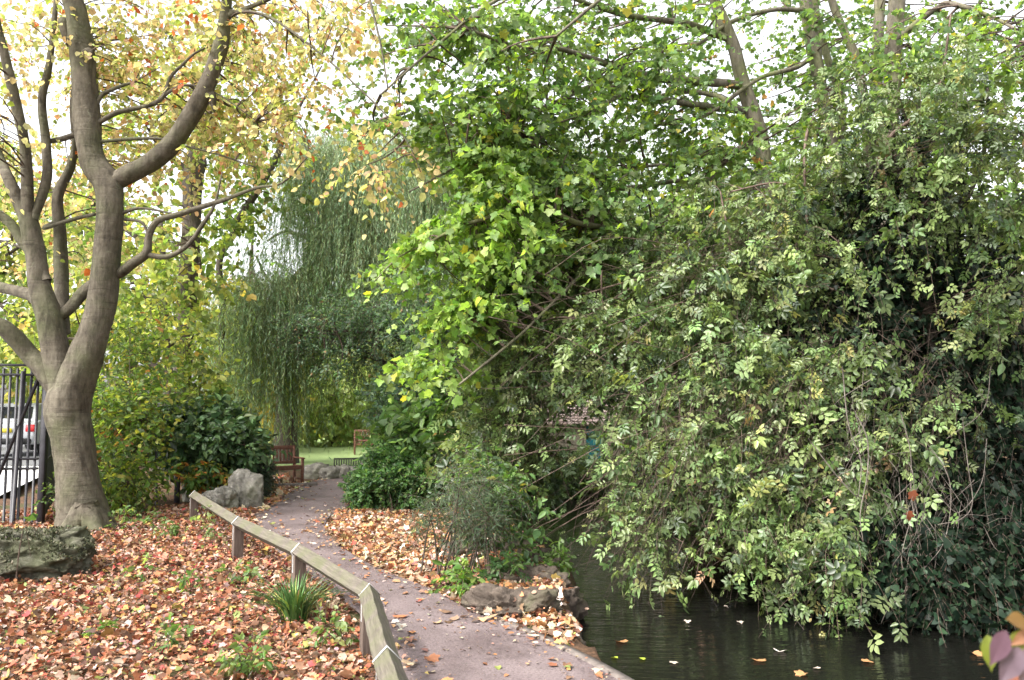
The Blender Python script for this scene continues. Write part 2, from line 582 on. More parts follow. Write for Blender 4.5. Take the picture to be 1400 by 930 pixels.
def axis(a, b, lo, hi, fine, coarse):
    xs = [lo]
    while xs[-1] < hi:
        x = xs[-1]
        o = max(a - x, x - b, 0)
        xs.append(x + fine + o * coarse)
    return np.array(xs)


gx = axis(-9, 7, -160, 160, .11, .09)
gy = axis(3, 19, -25, 260, .11, .09)
XX, YY = np.meshgrid(gx, gy)
P2 = np.column_stack([XX.ravel(), YY.ravel()])
ZZ = gz(P2[:, 0], P2[:, 1])
nx, ny = len(gx), len(gy)
ii = (np.arange(ny - 1)[:, None] * nx + np.arange(nx - 1)[None]).ravel()
gf = np.stack([ii, ii + 1, ii + nx + 1, ii + nx], 1)

m, nt, out = new_mat('leaf_littered_soil')
v = coords(nt)
f = nz(nt, v, 16, 8, .7); f2 = nz(nt, v, 1.3, 3, .5)
col = ramp(nt, f, [(.3, (.035, .024, .018)), (.5, (.09, .055, .035)), (.62, (.17, .095, .06)), (.75, (.22, .16, .11))])
col = mixc(nt, ramp(nt, f2, [(.5, (0, 0, 0)), (.66, (.7, .7, .7))]), col, (.05, .065, .025))
surf(nt, out, col, .9, bump(nt, f, .8, .03), .1)
M['soil'] = m
o = mesh_obj('ground', np.column_stack([P2, ZZ]), [gf], M['soil'], smooth=True); tag(o, kind='structure')

# lawn far behind and pavement beyond the railings, each a sheet above the ground
def sheet(name, poly, z, mat):
    bm = bmesh.new()
    vs = [bm.verts.new((float(p[0]), float(p[1]), z)) for p in poly]
    bm.faces.new(vs)
    bmesh.ops.triangulate(bm, faces=bm.faces)
    bmesh.ops.recalc_face_normals(bm, faces=bm.faces)
    if sum(f.normal.z for f in bm.faces) < 0:
        bmesh.ops.reverse_faces(bm, faces=bm.faces)
    me = bpy.data.meshes.new(name); bm.to_mesh(me); bm.free(); me.materials.append(mat)
    ob = bpy.data.objects.new(name, me); C.objects.link(ob)
    tag(ob, kind='structure')
    return ob


M['lawn'] = simple('lawn_grass', (.14, .2, .07), (.24, .31, .12), 30, .9, .5, .03)
sheet('lawn', [(-7, 19.5), (30, 23.5), (60, 120), (-30, 120)], .05, M['lawn'])
M['pave'] = simple('pale_concrete_paving', (.42, .41, .4), (.58, .57, .56), 3, .8, .1)
M['road'] = simple('asphalt_road', (.1, .1, .105), (.16, .16, .165), 30, .85, .3)
sheet('pavement', [(-6.75, 9.2), (-9.2, 15.4), (-10.6, 19), (-40, 19), (-40, 5), (-6.75, 5)], .1, M['pave'])
sheet('road', [(-10.2, 19.2), (-22, 60), (-60, 60), (-40, 19.2)], .1, M['road'])

# water
m, nt, out = new_mat('dark_pond_water')
v = coords(nt, (1.2, 5, 1))
f = nz(nt, v, 2.2, 3, .5, .4)
v2 = coords(nt, (3, 14, 1))
f2 = nz(nt, v2, 3, 2, .5)
n1 = bump(nt, f, .22, .05); n1 = bump(nt, f2, .2, .012, n1)
p = surf(nt, out, (.006, .006, .005), .02, n1, .5)
p.inputs['IOR'].default_value = 1.33
sheet('water', [(-.6, .6), (13, .6), (13, 8.5), (6, 9.5), (5.5, 18.2), (.2, 18.2)], WZ, m)

# path strip
m, nt, out = new_mat('worn_brown_tarmac')
v = coords(nt)
f = nz(nt, v, 60, 4, .8); f2 = nz(nt, v, 1.6, 5, .6); f3 = nz(nt, v, 130, 2, .8)
col = ramp(nt, f2, [(.3, (.108, .082, .084)), (.6, (.17, .134, .136)), (.75, (.195, .157, .155))])
col = mixc(nt, .55, col, ramp(nt, f, [(.4, (.25, .22, .2)), (.52, (1, 1, 1)), (.7, (1.0, .95, .9))]), 'MULTIPLY')
col = mixc(nt, ramp(nt, f3, [(.6, (0, 0, 0)), (.72, (.6, .6, .6))]), col, (.42, .32, .27))
f4 = nz(nt, v, 5, 6, .7, .8)
col = mixc(nt, .8, col, ramp(nt, f4, [(.32, (.72, .7, .7)), (.5, (1, 1, 1)), (.7, (1.08, 1.06, 1.06))]), 'MULTIPLY')
rg = ramp(nt, f2, [(.35, (.55, .55, .55)), (.6, (.9, .9, .9))])
surf(nt, out, col, rg, bump(nt, f, .6, .01), .3)
M['path'] = m
nseg = len(PR)
cols_ = 9
pv = []
for a, b in zip(PR, PL):
    for k in range(cols_):
        t = k / (cols_ - 1)
        q = a * (1 - t) + b * t
        pv.append((q[0], q[1], 0.002 + .018 * math.sin(PI * t)))
i = (np.arange(nseg - 1)[:, None] * cols_ + np.arange(cols_ - 1)[None]).ravel()
tag(mesh_obj('path', pv, [np.stack([i, i + 1, i + cols_ + 1, i + cols_], 1)], M['path'], smooth=True), kind='structure')

# stone kerb between the path and the pond
M['kerb'] = simple('worn_kerb_stone', (.08, .066, .06), (.16, .135, .12), 14, .85, .4, .01)
mb = MB()
kp = PR[4:24]
t = np.gradient(kp, axis=0); t /= np.linalg.norm(t, axis=1)[:, None]
nrm = np.column_stack([t[:, 1], -t[:, 0]])
inner = kp + nrm * .002; outer = kp + nrm * .07
kv = []
for a, b in zip(inner, outer):
    kv += [(*a, .014), (*b, .012), (*b, -.6), (*a, -.6)]
k = len(kp)
kf = []
for q in range(k - 1):
    for s_ in range(4):
        kf.append((q * 4 + s_, q * 4 + (s_ + 1) % 4, q * 4 + 4 + (s_ + 1) % 4, q * 4 + 4 + s_))
mb.add(kv, kf)
tag(mb.build('kerb', M['kerb']), kind='structure')

# ------------------------------------------------------------------ fallen leaves
FALL = [((.40, .165, .085), 5), ((.45, .245, .15), 6), ((.45, .29, .21), 5), ((.25, .09, .045), 5), ((.14, .07, .045), 5), ((.42, .26, .08), 1.5),
        ((.45, .35, .28), 1.4), ((.34, .07, .06), 1.6), ((.2, .25, .07), 1), ((.36, .34, .1), .8), ((.42, .3, .27), 1.4)]
FALL_R = [((.46, .21, .09), 5), ((.50, .30, .17), 5), ((.52, .39, .27), 5), ((.28, .115, .06), 3.5), ((.16, .09, .06), 4), ((.48, .35, .12), 1.4),
          ((.58, .5, .42), 3), ((.4, .09, .06), .8), ((.28, .32, .1), .8), ((.34, .2, .14), 3)]


def in_poly(poly, n):
    poly = np.array(poly)
    lo, hi = poly.min(0), poly.max(0)
    out_ = []
    while sum(len(a) for a in out_) < n:
        P = R.uniform(lo, hi, (n, 2))
        out_.append(P[signed(P, poly) < 0])
    return np.concatenate(out_)[:n]


def scatter_fallen(P, pal, size, z_extra=.05, tilt=.75, tm=.5):
    n = len(P)
    z = gz(P[:, 0], P[:, 1])
    on_path = signed(P, path_poly) < 0
    z = np.where(on_path, .02, z)
    pos = np.column_stack([P, z + R.random(n) ** 1.5 * np.where(on_path, .008, z_extra) + .004])
    a = R.uniform(0, 2 * PI, n)
    tl = np.where(on_path, .16, tilt)[:, None]
    nm = unit(np.array([0, 0, 1.0]) + R.normal(0, 1, (n, 3)) * tl)
    al = np.column_stack([np.cos(a), np.sin(a), R.normal(0, .12, n)])
    col = palette(n, pal, None, .22)
    sz = size * np.exp(R.normal(-.08, .42, n)).clip(.25, 2.2)
    fo = Foliage()
    mk = R.random(n) < tm
    fo.leaves(pos[mk], al[mk], nm[mk], sz[mk], T_MAPLE, col[mk])
    fo2 = Foliage()
    fo2.leaves(pos[~mk], al[~mk], nm[~mk], sz[~mk] * .85, T_ROUND, col[~mk])
    V = np.concatenate([fo.lv[0], fo2.lv[0]])
    return V, [fo.lf[0], fo2.lf[0] + len(fo.lv[0])], np.concatenate([fo.lc[0], fo2.lc[0]])


bed = [tuple(G(x, y)[:2]) for x, y in [(-260, 1000), (-200, 720), (80, 700), (200, 700), (270, 690), (345, 700), (352, 728), (405, 775), (450, 806), (500, 850), (535, 900), (540, 1000)]]
P = in_poly(bed, 46000)
V, Fc, cc = scatter_fallen(P, FALL, .037, tm=.25)
o = mesh_obj('fallen_leaves', V, Fc, M['leaf_dry'], cols=cc)
tag(o, 'carpet of orange and brown fallen leaves on the bed left of the wooden rail', 'fallen leaves', kind='stuff')
bank = [tuple(G(x, y)[:2]) for x, y in [(444, 722), (462, 698), (500, 690), (600, 690), (700, 715), (735, 745), (770, 800), (790, 860), (780, 893), (700, 856), (640, 831), (590, 804), (540, 784), (492, 762), (458, 740)]]
P = in_poly(bank, 19000)
V, Fc, cc = scatter_fallen(P, FALL_R, .048, tm=.3)
o = mesh_obj('fallen_leaves', V, Fc, M['leaf_dry'], cols=cc)
tag(o, 'drift of orange fallen leaves on the bank between path and pond', 'fallen leaves', kind='stuff')
# leaves on the path: thick at its edges, thin in the middle
P = in_poly(path_poly[(path_poly[:, 1] > 3) & (path_poly[:, 1] < 18)], 5200)
sdp = -signed(P, path_poly)
P = P[R.random(len(P)) < .022 + .75 * np.exp(-sdp / .10) + .15 * np.exp(-sdp / .3)]
V, Fc, cc = scatter_fallen(P, FALL_R, .042)
o = mesh_obj('fallen_leaves', V, Fc, M['leaf_dry'], cols=cc)
tag(o, 'scattered dry leaves and scraps lying along the tarmac path', 'fallen leaves', kind='stuff')
# broken crumbs of leaf and bark trodden along the path
P = in_poly(path_poly[(path_poly[:, 1] > 3) & (path_poly[:, 1] < 12)], 9000)
sdp = -signed(P, path_poly)
pn = np.array([noise.noise(Vector((a[0] * 1.3, a[1] * 1.3, 0))) for a in P])
P = P[R.random(len(P)) < (.05 + .35 * np.clip(pn, 0, 1)) + .8 * np.exp(-sdp / .12)]
V, Fc, cc = scatter_fallen(P, [((.2, .12, .085), 5), ((.12, .075, .055), 5), ((.34, .22, .15), 3), ((.42, .34, .27), 1)], .014, tm=.05)
o = mesh_obj('leaf_crumbs', V, Fc, M['leaf_dry'], cols=cc)
tag(o, 'brown crumbs of trodden leaf strewn over the tarmac path', 'leaf debris', kind='stuff')
# short fallen twigs among the leaves of the left bed
P = in_poly(bed, 260); z = gz(P[:, 0], P[:, 1]); a = R.uniform(0, 6.28, len(P)); L_ = R.uniform(.06, .3, len(P))
t_ = np.linspace(0, 1, 4)[None, :, None]
fo = Foliage(); s0 = np.column_stack([P, z + .045])[:, None]
fo.twigs(s0 + (np.column_stack([np.cos(a), np.sin(a), R.normal(0, .08, len(P))])[:, None] * t_ + R.normal(0, .25, (len(P), 1, 3)) * [1, 1, .2] * t_ * (1 - t_)) * L_[:, None, None], R.uniform(.0015, .005, len(P)))
o = mesh_obj('twig_litter', fo.tv[0], fo.tf, M['twig']); tag(o, 'thin broken twigs lying among the leaves of the left bed', 'twigs', kind='stuff')
far_l = [tuple(G(x, y)[:2]) for x, y in [(345, 705), (300, 705), (330, 680), (370, 655), (395, 655), (412, 662), (375, 686)]]
P = in_poly(far_l, 1900)
V, Fc, cc = scatter_fallen(P, FALL_R, .09)
o = mesh_obj('fallen_leaves', V, Fc, M['leaf_dry'], cols=cc)
tag(o, 'orange fallen leaves around the wooden bench and grey rocks', 'fallen leaves', kind='stuff')

# ------------------------------------------------------------------ rocks
m, nt, out = new_mat('weathered_grey_rock')
v = coords(nt)
f = nz(nt, v, 6, 8, .7, .3); f2 = nz(nt, v, 2.2, 4, .6); f3 = nz(nt, v, 26, 4, .7)
col = ramp(nt, f, [(.3, (.07, .066, .055)), (.5, (.21, .195, .17)), (.68, (.42, .39, .35))])
col = mixc(nt, ramp(nt, f2, [(.5, (0, 0, 0)), (.66, (.5, .5, .5))]), col, (.1, .11, .05))
surf(nt, out, col, .9, bump(nt, f3, .6, .012, bump(nt, f, .9, .05)), .2)
M['rock'] = m
m, nt, out = new_mat('wet_brown_rock')
v = coords(nt)
f = nz(nt, v, 7, 8, .7, .3); f2 = nz(nt, v, 3, 4, .6); f3 = nz(nt, v, 30, 4, .7)
col = ramp(nt, f, [(.3, (.035, .026, .02)), (.55, (.085, .065, .05)), (.72, (.17, .13, .105))])
col = mixc(nt, ramp(nt, f2, [(.55, (0, 0, 0)), (.7, (.5, .5, .5))]), col, (.07, .085, .03))
surf(nt, out, col, .75, bump(nt, f3, .6, .012, bump(nt, f, .9, .05)), .3)
M['rock_brown'] = m
m, nt, out = new_mat('mossy_rock')
v = coords(nt)
f = nz(nt, v, 8, 8, .75, .3); f2 = nz(nt, v, 3, 5, .6); f3 = nz(nt, v, 45, 5, .8)
col = ramp(nt, f, [(.3, (.03, .03, .022)), (.5, (.10, .095, .07)), (.7, (.25, .24, .19))])
col = mixc(nt, ramp(nt, f2, [(.45, (0, 0, 0)), (.62, (.6, .6, .6))]), col, (.09, .1, .05))
surf(nt, out, col, .95, bump(nt, f3, .9, .02, bump(nt, f, .9, .05)), .1)
M['rock_moss'] = m


def rock(loc, size, rz, seed, mat, label, group=None, sub=5, rough=.28, name='rock', sharp=True):
    bm = bmesh.new()
    bmesh.ops.create_icosphere(bm, subdivisions=sub, radius=.5)
    for vv in bm.verts:
        d = vv.co.normalized()
        q = d * 1.1 + Vector((seed * 3.1, seed * 1.7, seed))
        h = noise.noise(q) * rough * 1.2 + abs(noise.noise(q * 2.3)) * -rough * .9 + noise.noise(q * 5.1) * rough * .3 + abs(noise.noise(q * 11)) * -rough * .28
        if sharp:
            cell = noise.cell(q * 1.6)
            h += (cell - .5) * .04
        # squarish rather than round
        box = 1 / max(abs(d.x), abs(d.y), abs(d.z))
        r = .5 * (box * .45 + .62) * (1 + h)
        vv.co = d * r
        vv.co.x *= size[0]; vv.co.y *= size[1]; vv.co.z *= size[2]
    me = bpy.data.meshes.new(name); bm.to_mesh(me); bm.free()
    me.polygons.foreach_set('use_smooth', np.ones(len(me.polygons), bool))
    me.materials.append(mat)
    ob = bpy.data.objects.new(name, me); C.objects.link(ob)
    ob.location = [float(a) for a in loc]; ob.rotation_euler = (0, 0, rz)
    tag(ob, label, 'rock', group)
    return ob


def gp(px, py): p = G(px, py); return np.array([p[0], p[1], float(gz(p[0], p[1])[0])])


rock(gp(40, 794) + [-.32, .22, .15], (1.35, .8, .58), .12, 3, M['rock_moss'], 'long low moss-covered boulder in front of the iron railing', sub=6, rough=.26, name='boulder')
rock(gp(328, 697) + [0, .2, .22], (.54, .46, .64), .4, 12, M['rock'], 'tallest pale grey rock beside the end of the wooden rail', 'grey rocks at the left of the path', rough=.2)
rock(gp(300, 700) + [0, .05, .1], (.5, .42, .42), .9, 14, M['rock'], 'low rounded grey rock leaning against the tall pale one', 'grey rocks at the left of the path', rough=.3)
rock(gp(268, 690) + [.02, .9, .16], (.7, .5, .5), .2, 17, M['rock_moss'], 'dark pitted rock under the orange-tipped leaves', 'grey rocks at the left of the path', rough=.34)
rock(gp(246, 690) + [0, .8, .18], (.5, .4, .5), .2, 19, M['rock'], 'squarish grey rock next to the thin black post', 'grey rocks at the left of the path', rough=.3)
rock(gp(341, 668) + [0, .4, .1], (.4, .4, .3), 1.2, 23, M['rock'], 'small grey stone behind the tallest pale rock', 'grey rocks at the left of the path')
for i_, (px, py, sx, sz, lab) in enumerate([(428, 655, .55, .42, 'flat-topped grey rock just right of the wooden bench'), (448, 656, .5, .36, 'rounded grey rock in the middle of the far rock edging'),
                                    (467, 655, .45, .42, 'dark rock with a yellow leaf plant in the far edging'), (487, 655, .6, .45, 'broad brown rock at the right end of the far edging')]):
    rock(gp(px, py) + [0, .25, .1], (sx, .42, sz), i_ * .7, 31 + i_ * 3, M['rock'], lab, 'rocks edging the far bend of the path', sub=4)
BR = 'brown rocks at the pond edge'
rock(G(698, 838) + [0, .12, -.02], (.62, .5, .36), .35, 41, M['rock_brown'], 'low cracked brown rock with leaves on it beside the path', BR, sub=6, rough=.42)
rock(G(753, 842, -.25) + [0, .26, .0], (.56, .6, .52), .9, 44, M['rock_brown'], 'big rounded brown rock bulging over the pond', BR, sub=6, rough=.3)
rock(G(728, 812, -.1) + [0, .25, -.02], (.6, .6, .42), .2, 47, M['rock_brown'], 'middle brown rock with fallen leaves in its hollows', BR, sub=6, rough=.4)
rock(G(745, 785, -.1) + [0, .25, .0], (.42, .5, .36), 1.2, 49, M['rock_brown'], 'upper brown rock reaching out over the water', BR, sub=5, rough=.4)
rock(G(770, 878, WZ) + [-.03, 0, .08], (.3, .22, .2), .5, 51, M['rock_brown'], 'small flat brown stone at the waterline by the kerb', BR, sub=4)
rock(G(775, 898, WZ) + [-.03, 0, .1], (.3, .2, .22), .1, 53, M['rock_brown'], 'lowest wet stone touching the kerb corner', BR, sub=4)
rock(G(700, 752) + [0, .1, .0], (.55, .4, .35), .1, 57, M['rock_brown'], 'dark rock behind the thin sapling stems', BR, sub=4)
rock(G(640, 757) + [0, .1, .0], (.6, .4, .22), .4, 59, M['rock_brown'], 'flat stone slab in the leaves behind the twiggy shrub', BR, sub=4)

# leaves and moss that lie on top of the stones: dropped straight down on them
from mathutils.bvhtree import BVHTree


def drop_on(obs, n, prob=1.0):
    out_ = []
    bpy.context.view_layer.update()
    for ob in obs:
        bm = bmesh.new(); bm.from_mesh(ob.data); bm.transform(ob.matrix_world); t_ = BVHTree.FromBMesh(bm)
        c = np.array([v.co[:] for v in bm.verts]); lo, hi = c.min(0), c.max(0)
        for _ in range(n):
            x, y = R.uniform(lo[0], hi[0]), R.uniform(lo[1], hi[1])
            h = t_.ray_cast(Vector((x, y, hi[2] + 1)), Vector((0, 0, -1)))
            if h[0] is not None: out_.append((*h[0], *h[1]))
        bm.free()
    return np.array(out_)


stones = [o for o in bpy.data.objects if o.name.split('.')[0] in ('rock', 'boulder')]
brn = [o for o in stones if o.get('group') == BR]
H = drop_on(brn, 26)
H = H[(H[:, 5] > .6)]
fo = Foliage(); n_ = len(H); a_ = R.uniform(0, 6.28, n_)
fo.leaves(H[:, :3] + H[:, 3:] * .008, np.column_stack([np.cos(a_), np.sin(a_), np.zeros(n_)]), unit(H[:, 3:] + R.normal(0, .3, (n_, 3))), R.uniform(.03, .07, n_), T_ROUND, palette(n_, FALL_R))
o = mesh_obj('fallen_leaves', fo.lv[0], fo.lf, M['leaf_dry'], cols=fo.lc[0])
tag(o, 'loose autumn leaves caught on the brown rocks beside the pond', 'fallen leaves', kind='stuff')
for ob, n_ in [(o, 12000 if o.name.startswith('boulder') else 2200) for o in stones if 'moss' in o['label']]:
    H = drop_on([ob], n_)
    H = H[H[:, 5] > .15]
    keep = np.array([noise.noise(Vector(h[:3]) * 4) > -.12 for h in H])
    H = H[keep]; n_ = len(H)
    fo = Foliage()
    fo.leaves(H[:, :3], H[:, 3:] + R.normal(0, .7, (n_, 3)) + [0, 0, -.1], R.normal(0, 1, (n_, 3)), R.uniform(.012, .035, n_), T_OVAL, palette(n_, [((.09, .1, .05), 4), ((.16, .16, .1), 3), ((.05, .055, .03), 3), ((.22, .2, .14), 1)]))
    ms = mesh_obj('moss', fo.lv[0] - np.array(ob.location), fo.lf, M['leaf_dry'], cols=fo.lc[0])
    ms.data.transform(Matrix.Rotation(-ob.rotation_euler[2], 4, 'Z')); ms.parent = ob

# ------------------------------------------------------------------ knee-high wooden rail
m, nt, out = new_mat('weathered_rail_wood')
v = coords(nt, (9, 9, 9)); tcn = N(nt, 'ShaderNodeTexCoord')
v1 = coords(nt, (22, 1.6, 22))
f = nz(nt, v1, 3, 6, .65, .2); f2 = nz(nt, v, .35, 5, .7)
col = ramp(nt, f, [(.3, (.06, .05, .042)), (.65, (.14, .12, .1))])
geo = N(nt, 'ShaderNodeNewGeometry')
col = mixc(nt, ramp(nt, f2, [(.42, (0, 0, 0)), (.66, (.6, .6, .6))]), col, (.085, .095, .04))
surf(nt, out, col, .85, bump(nt, f, .5, .006), .2)
M['rail'] = m
M['post'] = simple('dark_post_wood', (.055, .038, .03), (.12, .088, .072), 5, .85, .5, .006, stretch=(14, 14, 1.2))
M['strap'] = simple('galvanised_strap', (.4, .39, .38), (.55, .54, .53), 20, .55, .15, .002, metal=.2)
RZ = .42
joint = [G(x, y, RZ) for x, y in [(266, 671), (326, 706), (409, 743), (505, 798), (529, 884)]]
jx = joint[-1] + (joint[-1] - joint[-2]) * np.array([1, 1, 0]) * .95 + np.array([.03, 0, 0])
joint.append(jx)
rail_root = empty('wooden_fence', (joint[2][0], joint[2][1], 0), 'low weathered wooden knee rail with square beam set on edge along the path', 'fence')
hw = .067


def beam(a, b, hw, name, mat, parent, d=0.0, bev=.004):
    a = np.array(a); b = np.array(b)
    L = np.linalg.norm(b - a)
    bm = bmesh.new()
    prof = [(0, hw), (hw, 0), (0, -hw), (-hw, 0)]
    nseg_ = 14
    rows = []
    for k in range(nseg_ + 1):
        y = -L / 2 + L * k / nseg_
        wob = .0025 * math.sin(k * 1.7 + L * 9)
        rows.append([bm.verts.new((x + wob, y, z + wob)) for x, z in prof])
    for k in range(nseg_):
        for q in range(4):
            bm.faces.new((rows[k][q], rows[k][(q + 1) % 4], rows[k + 1][(q + 1) % 4], rows[k + 1][q]))
    bm.faces.new(rows[0][::-1]); bm.faces.new(rows[-1])
    bmesh.ops.recalc_face_normals(bm, faces=bm.faces)
    edges = [e for e in bm.edges if abs((e.verts[0].co - e.verts[1].co).y) > L / nseg_ * .5]
    bmesh.ops.bevel(bm, geom=edges, offset=bev, segments=2, affect='EDGES', profile=.5)
    me = bpy.data.meshes.new(name); bm.to_mesh(me); bm.free(); me.materials.append(mat)
    ob = bpy.data.objects.new(name, me); C.objects.link(ob)
    dv = b - a
    ob.parent = parent
    ob.location = Vector(((a + b) / 2 - np.array(parent.location)).tolist())
    ob.rotation_euler = (math.atan2(dv[2], math.hypot(dv[0], dv[1])), 0, math.atan2(-dv[0], dv[1]))
    return ob


cz = RZ - hw
for a, b in zip(joint[:-1], joint[1:]):
    a = a.copy(); b = b.copy(); a[2] = b[2] = cz
    u = (b - a) / np.linalg.norm(b - a)
    beam(a + u * .0015, b - u * .0015, hw, 'rail', M['rail'], rail_root)
for i_, j in enumerate(joint):
    a = joint[max(0, i_ - 1)]; b = joint[min(len(joint) - 1, i_ + 1)]
    dv = unit((b - a)[None])[0]
    rz = math.atan2(-dv[0], dv[1])
    g0 = float(gz(j[0], j[1])[0])
    # post whose head is cut to a V that carries the beam
    w = .048
    top = cz
    bm = bmesh.new()
    prof = [(-w, -.25), (w, -.25), (w, top - hw + w - .002), (0, top - hw - .002), (-w, top - hw + w - .002)]
    fr = [bm.verts.new((x, -.052, z)) for x, z in prof]; bk = [bm.verts.new((x, .052, z)) for x, z in prof]
    bm.faces.new(fr); bm.faces.new(bk[::-1])
    for q in range(5):
        bm.faces.new((fr[q], bk[q], bk[(q + 1) % 5], fr[(q + 1) % 5]))
    bmesh.ops.recalc_face_normals(bm, faces=bm.faces)
    me = bpy.data.meshes.new('post'); bm.to_mesh(me); bm.free(); me.materials.append(M['post'])
    ob = bpy.data.objects.new('post', me); C.objects.link(ob); ob.parent = rail_root
    ob.location = Vector((j[0] - rail_root.location[0], j[1] - rail_root.location[1], 0)); ob.rotation_euler = (0, 0, rz)
    if 0 <= i_ < 6:
        # bent metal strap over the ridge of the beam, nailed down the sides of the post
        sb = MB(); e = .003; yw = .011
        pr = [(-w - e, cz - .17), (-w - e, cz - w + .02), (-hw - e, cz), (0, cz + hw + e * 1.5), (hw + e, cz), (w + e, cz - w + .02), (w + e, cz - .17)]
        pr2 = [(x * .965, z - (.003 if abs(x) < .01 else 0)) for x, z in pr]
        vs = [(x, y, z) for y in (-yw, yw) for x, z in pr] + [(x, y, z) for y in (-yw, yw) for x, z in pr2]
        n_ = len(pr); fs = []
        for q in range(n_ - 1):
            fs += [(q, q + 1, n_ + q + 1, n_ + q), (2 * n_ + q, 3 * n_ + q, 3 * n_ + q + 1, 2 * n_ + q + 1), (q, 2 * n_ + q, 2 * n_ + q + 1, q + 1), (n_ + q, n_ + q + 1, 3 * n_ + q + 1, 3 * n_ + q)]
        sb.add(vs, fs)
        st = sb.build('strap', M['strap'], rail_root, local=True)
        st.location = Vector((j[0] - rail_root.location[0], j[1] - rail_root.location[1], 0)); st.rotation_euler = (0, 0, rz)

# ------------------------------------------------------------------ iron railings and gate on the left
M['iron'] = simple('black_iron_paint', (.012, .011, .014), (.03, .028, .034), 12, .45, .2, .002, spec=.5)


def railing(A, B, h, n, root, rails=(.12, .93), base=None, post=True):
    A = np.array(A, float); B = np.array(B, float)
    Lg = np.linalg.norm(B - A); u = (B - A) / Lg; rz = math.atan2(u[1], u[0])
    for f_ in rails + (1.0,):
        mb = MB(); mb.box(((A + B) / 2)[:2].tolist() + [h * f_], (Lg, .045, .03), rz=rz, bev=.004)
        mb.build('rail', M['iron'], root)
    for k in range(n):
        p_ = A + (B - A) * (k + .5) / n
        mb = MB()
        mb.tube([(p_[0], p_[1], .06), (p_[0], p_[1], h * .98)], [.016, .016], 8, 1)
        mb.build('bar', M['iron'], root)


g1 = G(55, 721); g1[2] = 0
fr = empty('iron_gate', g1, 'tall black iron gate with a diagonal brace left of the big forked tree', 'gate')
railing((g1[0] - 1.45, g1[1] - .25, 0), (g1[0] - .06, g1[1] - .01, 0), 2.08, 17, fr, rails=(.36, .42, .94))
mb = MB(); mb.box((g1[0], g1[1], 1.06), (.075, .075, 2.14), bev=.006); mb.box((g1[0], g1[1], 2.15), (.1, .1, .04), bev=.01)
mb.build('post', M['iron'], fr)
mb = MB(); mb.tube([(g1[0] - .05, g1[1] - .06, 1.98), (g1[0] - .62, g1[1] - .16, .25)], [.022, .022], 6, 1); mb.build('brace', M['iron'], fr)
mb = MB(); mb.tube([(g1[0] - .3, g1[1] - .1, .0), (g1[0] - .26, g1[1] - .09, 2.0)], [.026, .026], 8, 1); mb.build('stile', M['iron'], fr)
g2 = U(76, 600, 14.6); g2[2] = 0
fr2 = empty('iron_railing', (g1 + g2) / 2 * [1, 1, 0], 'black iron railing running back from the gate behind the big forked tree', 'railing')
railing((g1[0] - .05, g1[1] + .12, 0), (g2[0] - .9, g2[1] + 2.0, 0), 2.0, 44, fr2, rails=(.1, .42, .92))
# black posts among the shrubs
pb = U(214, 620, 12.4); pb[2] = 0
pt = empty('iron_post', pb, 'thin leaning black iron post standing in the yellow-green shrub', 'post')
mb = MB(); mb.tube([(pb[0] + .03, pb[1], 0), (pb[0] - .04, pb[1], 1.62)], [.018, .018], 8, 1); mb.build('bar', M['iron'], pt)
mb = MB(); mb.box((pb[0] - .07, pb[1], 1.62), (.2, .03, .025)); mb.build('bracket', M['iron'], pt)
pb = gp(238, 690)
mb = MB(); mb.box((pb[0], pb[1] + .1, .24), (.07, .07, .62), bev=.006); o = mb.build('post', M['iron']); tag(o, 'short square black post beside the grey rocks', 'post')

# ------------------------------------------------------------------ benches
M['bench'] = simple('red_brown_teak', (.085, .035, .022), (.17, .078, .05), 4, .7, .3, .004, stretch=(6, 6, 6))


def make_bench(loc, rz, label):
    """local: x across the width, y = -front; faces -y"""
    r = empty('park_bench', loc, label, 'bench', rz=rz)
    W2 = .78
    def part(name, boxes, bev=.005):
        mb = MB()
        for b in boxes: mb.box(*b[:2], rx=b[2] if len(b) > 2 else 0, bev=bev)
        mb.build(name, M['bench'], r, local=True)
    for s in (-1, 1):
        part('leg', [((s * W2, -.25, .3), (.06, .06, .60))])
        part('leg', [((s * W2, .23, .2), (.06, .06, .42)), ((s * W2, .268, .62), (.06, .05, .50), -.14)])
        part('armrest', [((s * W2, -.02, .615), (.075, .60, .032))])
        part('side_rail', [((s * W2, -.01, .40), (.045, .44, .075))])
        part('stretcher', [((s * W2, -.01, .12), (.04, .44, .045))])
    part('leg', [((0, -.25, .2), (.05, .05, .38))])
    part('seat', [((0, -.25 + .082 * k, .44 - .006 * k), (2 * W2 + .04, .07, .022)) for k in range(6)] + [((0, -.262, .395), (2 * W2 - .07, .03, .08))])
    bk = [((0, .300, .86), (2 * W2 + .06, .04, .085), -.14), ((0, .242, .50), (2 * W2 - .07, .035, .06), -.14)]
    bk += [((-W2 + .09 + k * (2 * W2 - .18) / 16, .271, .68), (.042, .018, .33), -.14) for k in range(17)]
    part('backrest', bk, .003)
    r.scale = (.82, .82, .82)
    return r


b0 = gp(413, 661)
# front right leg sits at b0
rzb = math.radians(58)
off = np.array([.78 * math.cos(rzb) + .25 * math.sin(rzb), .78 * math.sin(rzb) - .25 * math.cos(rzb)])
rzb = math.radians(38)
off = .82 * np.array([.78 * math.cos(rzb) + .25 * math.sin(rzb), .78 * math.sin(rzb) - .25 * math.cos(rzb)])
make_bench((b0[0] - off[0], b0[1] - off[1], b0[2] + .02), rzb, 'red-brown slatted wooden bench half hidden by the small dark bush')
b1 = G(505, 625)
make_bench((b1[0] + .1, b1[1] + .6, .03), math.radians(12), 'distant wooden bench on the lawn partly hidden by willow strands')
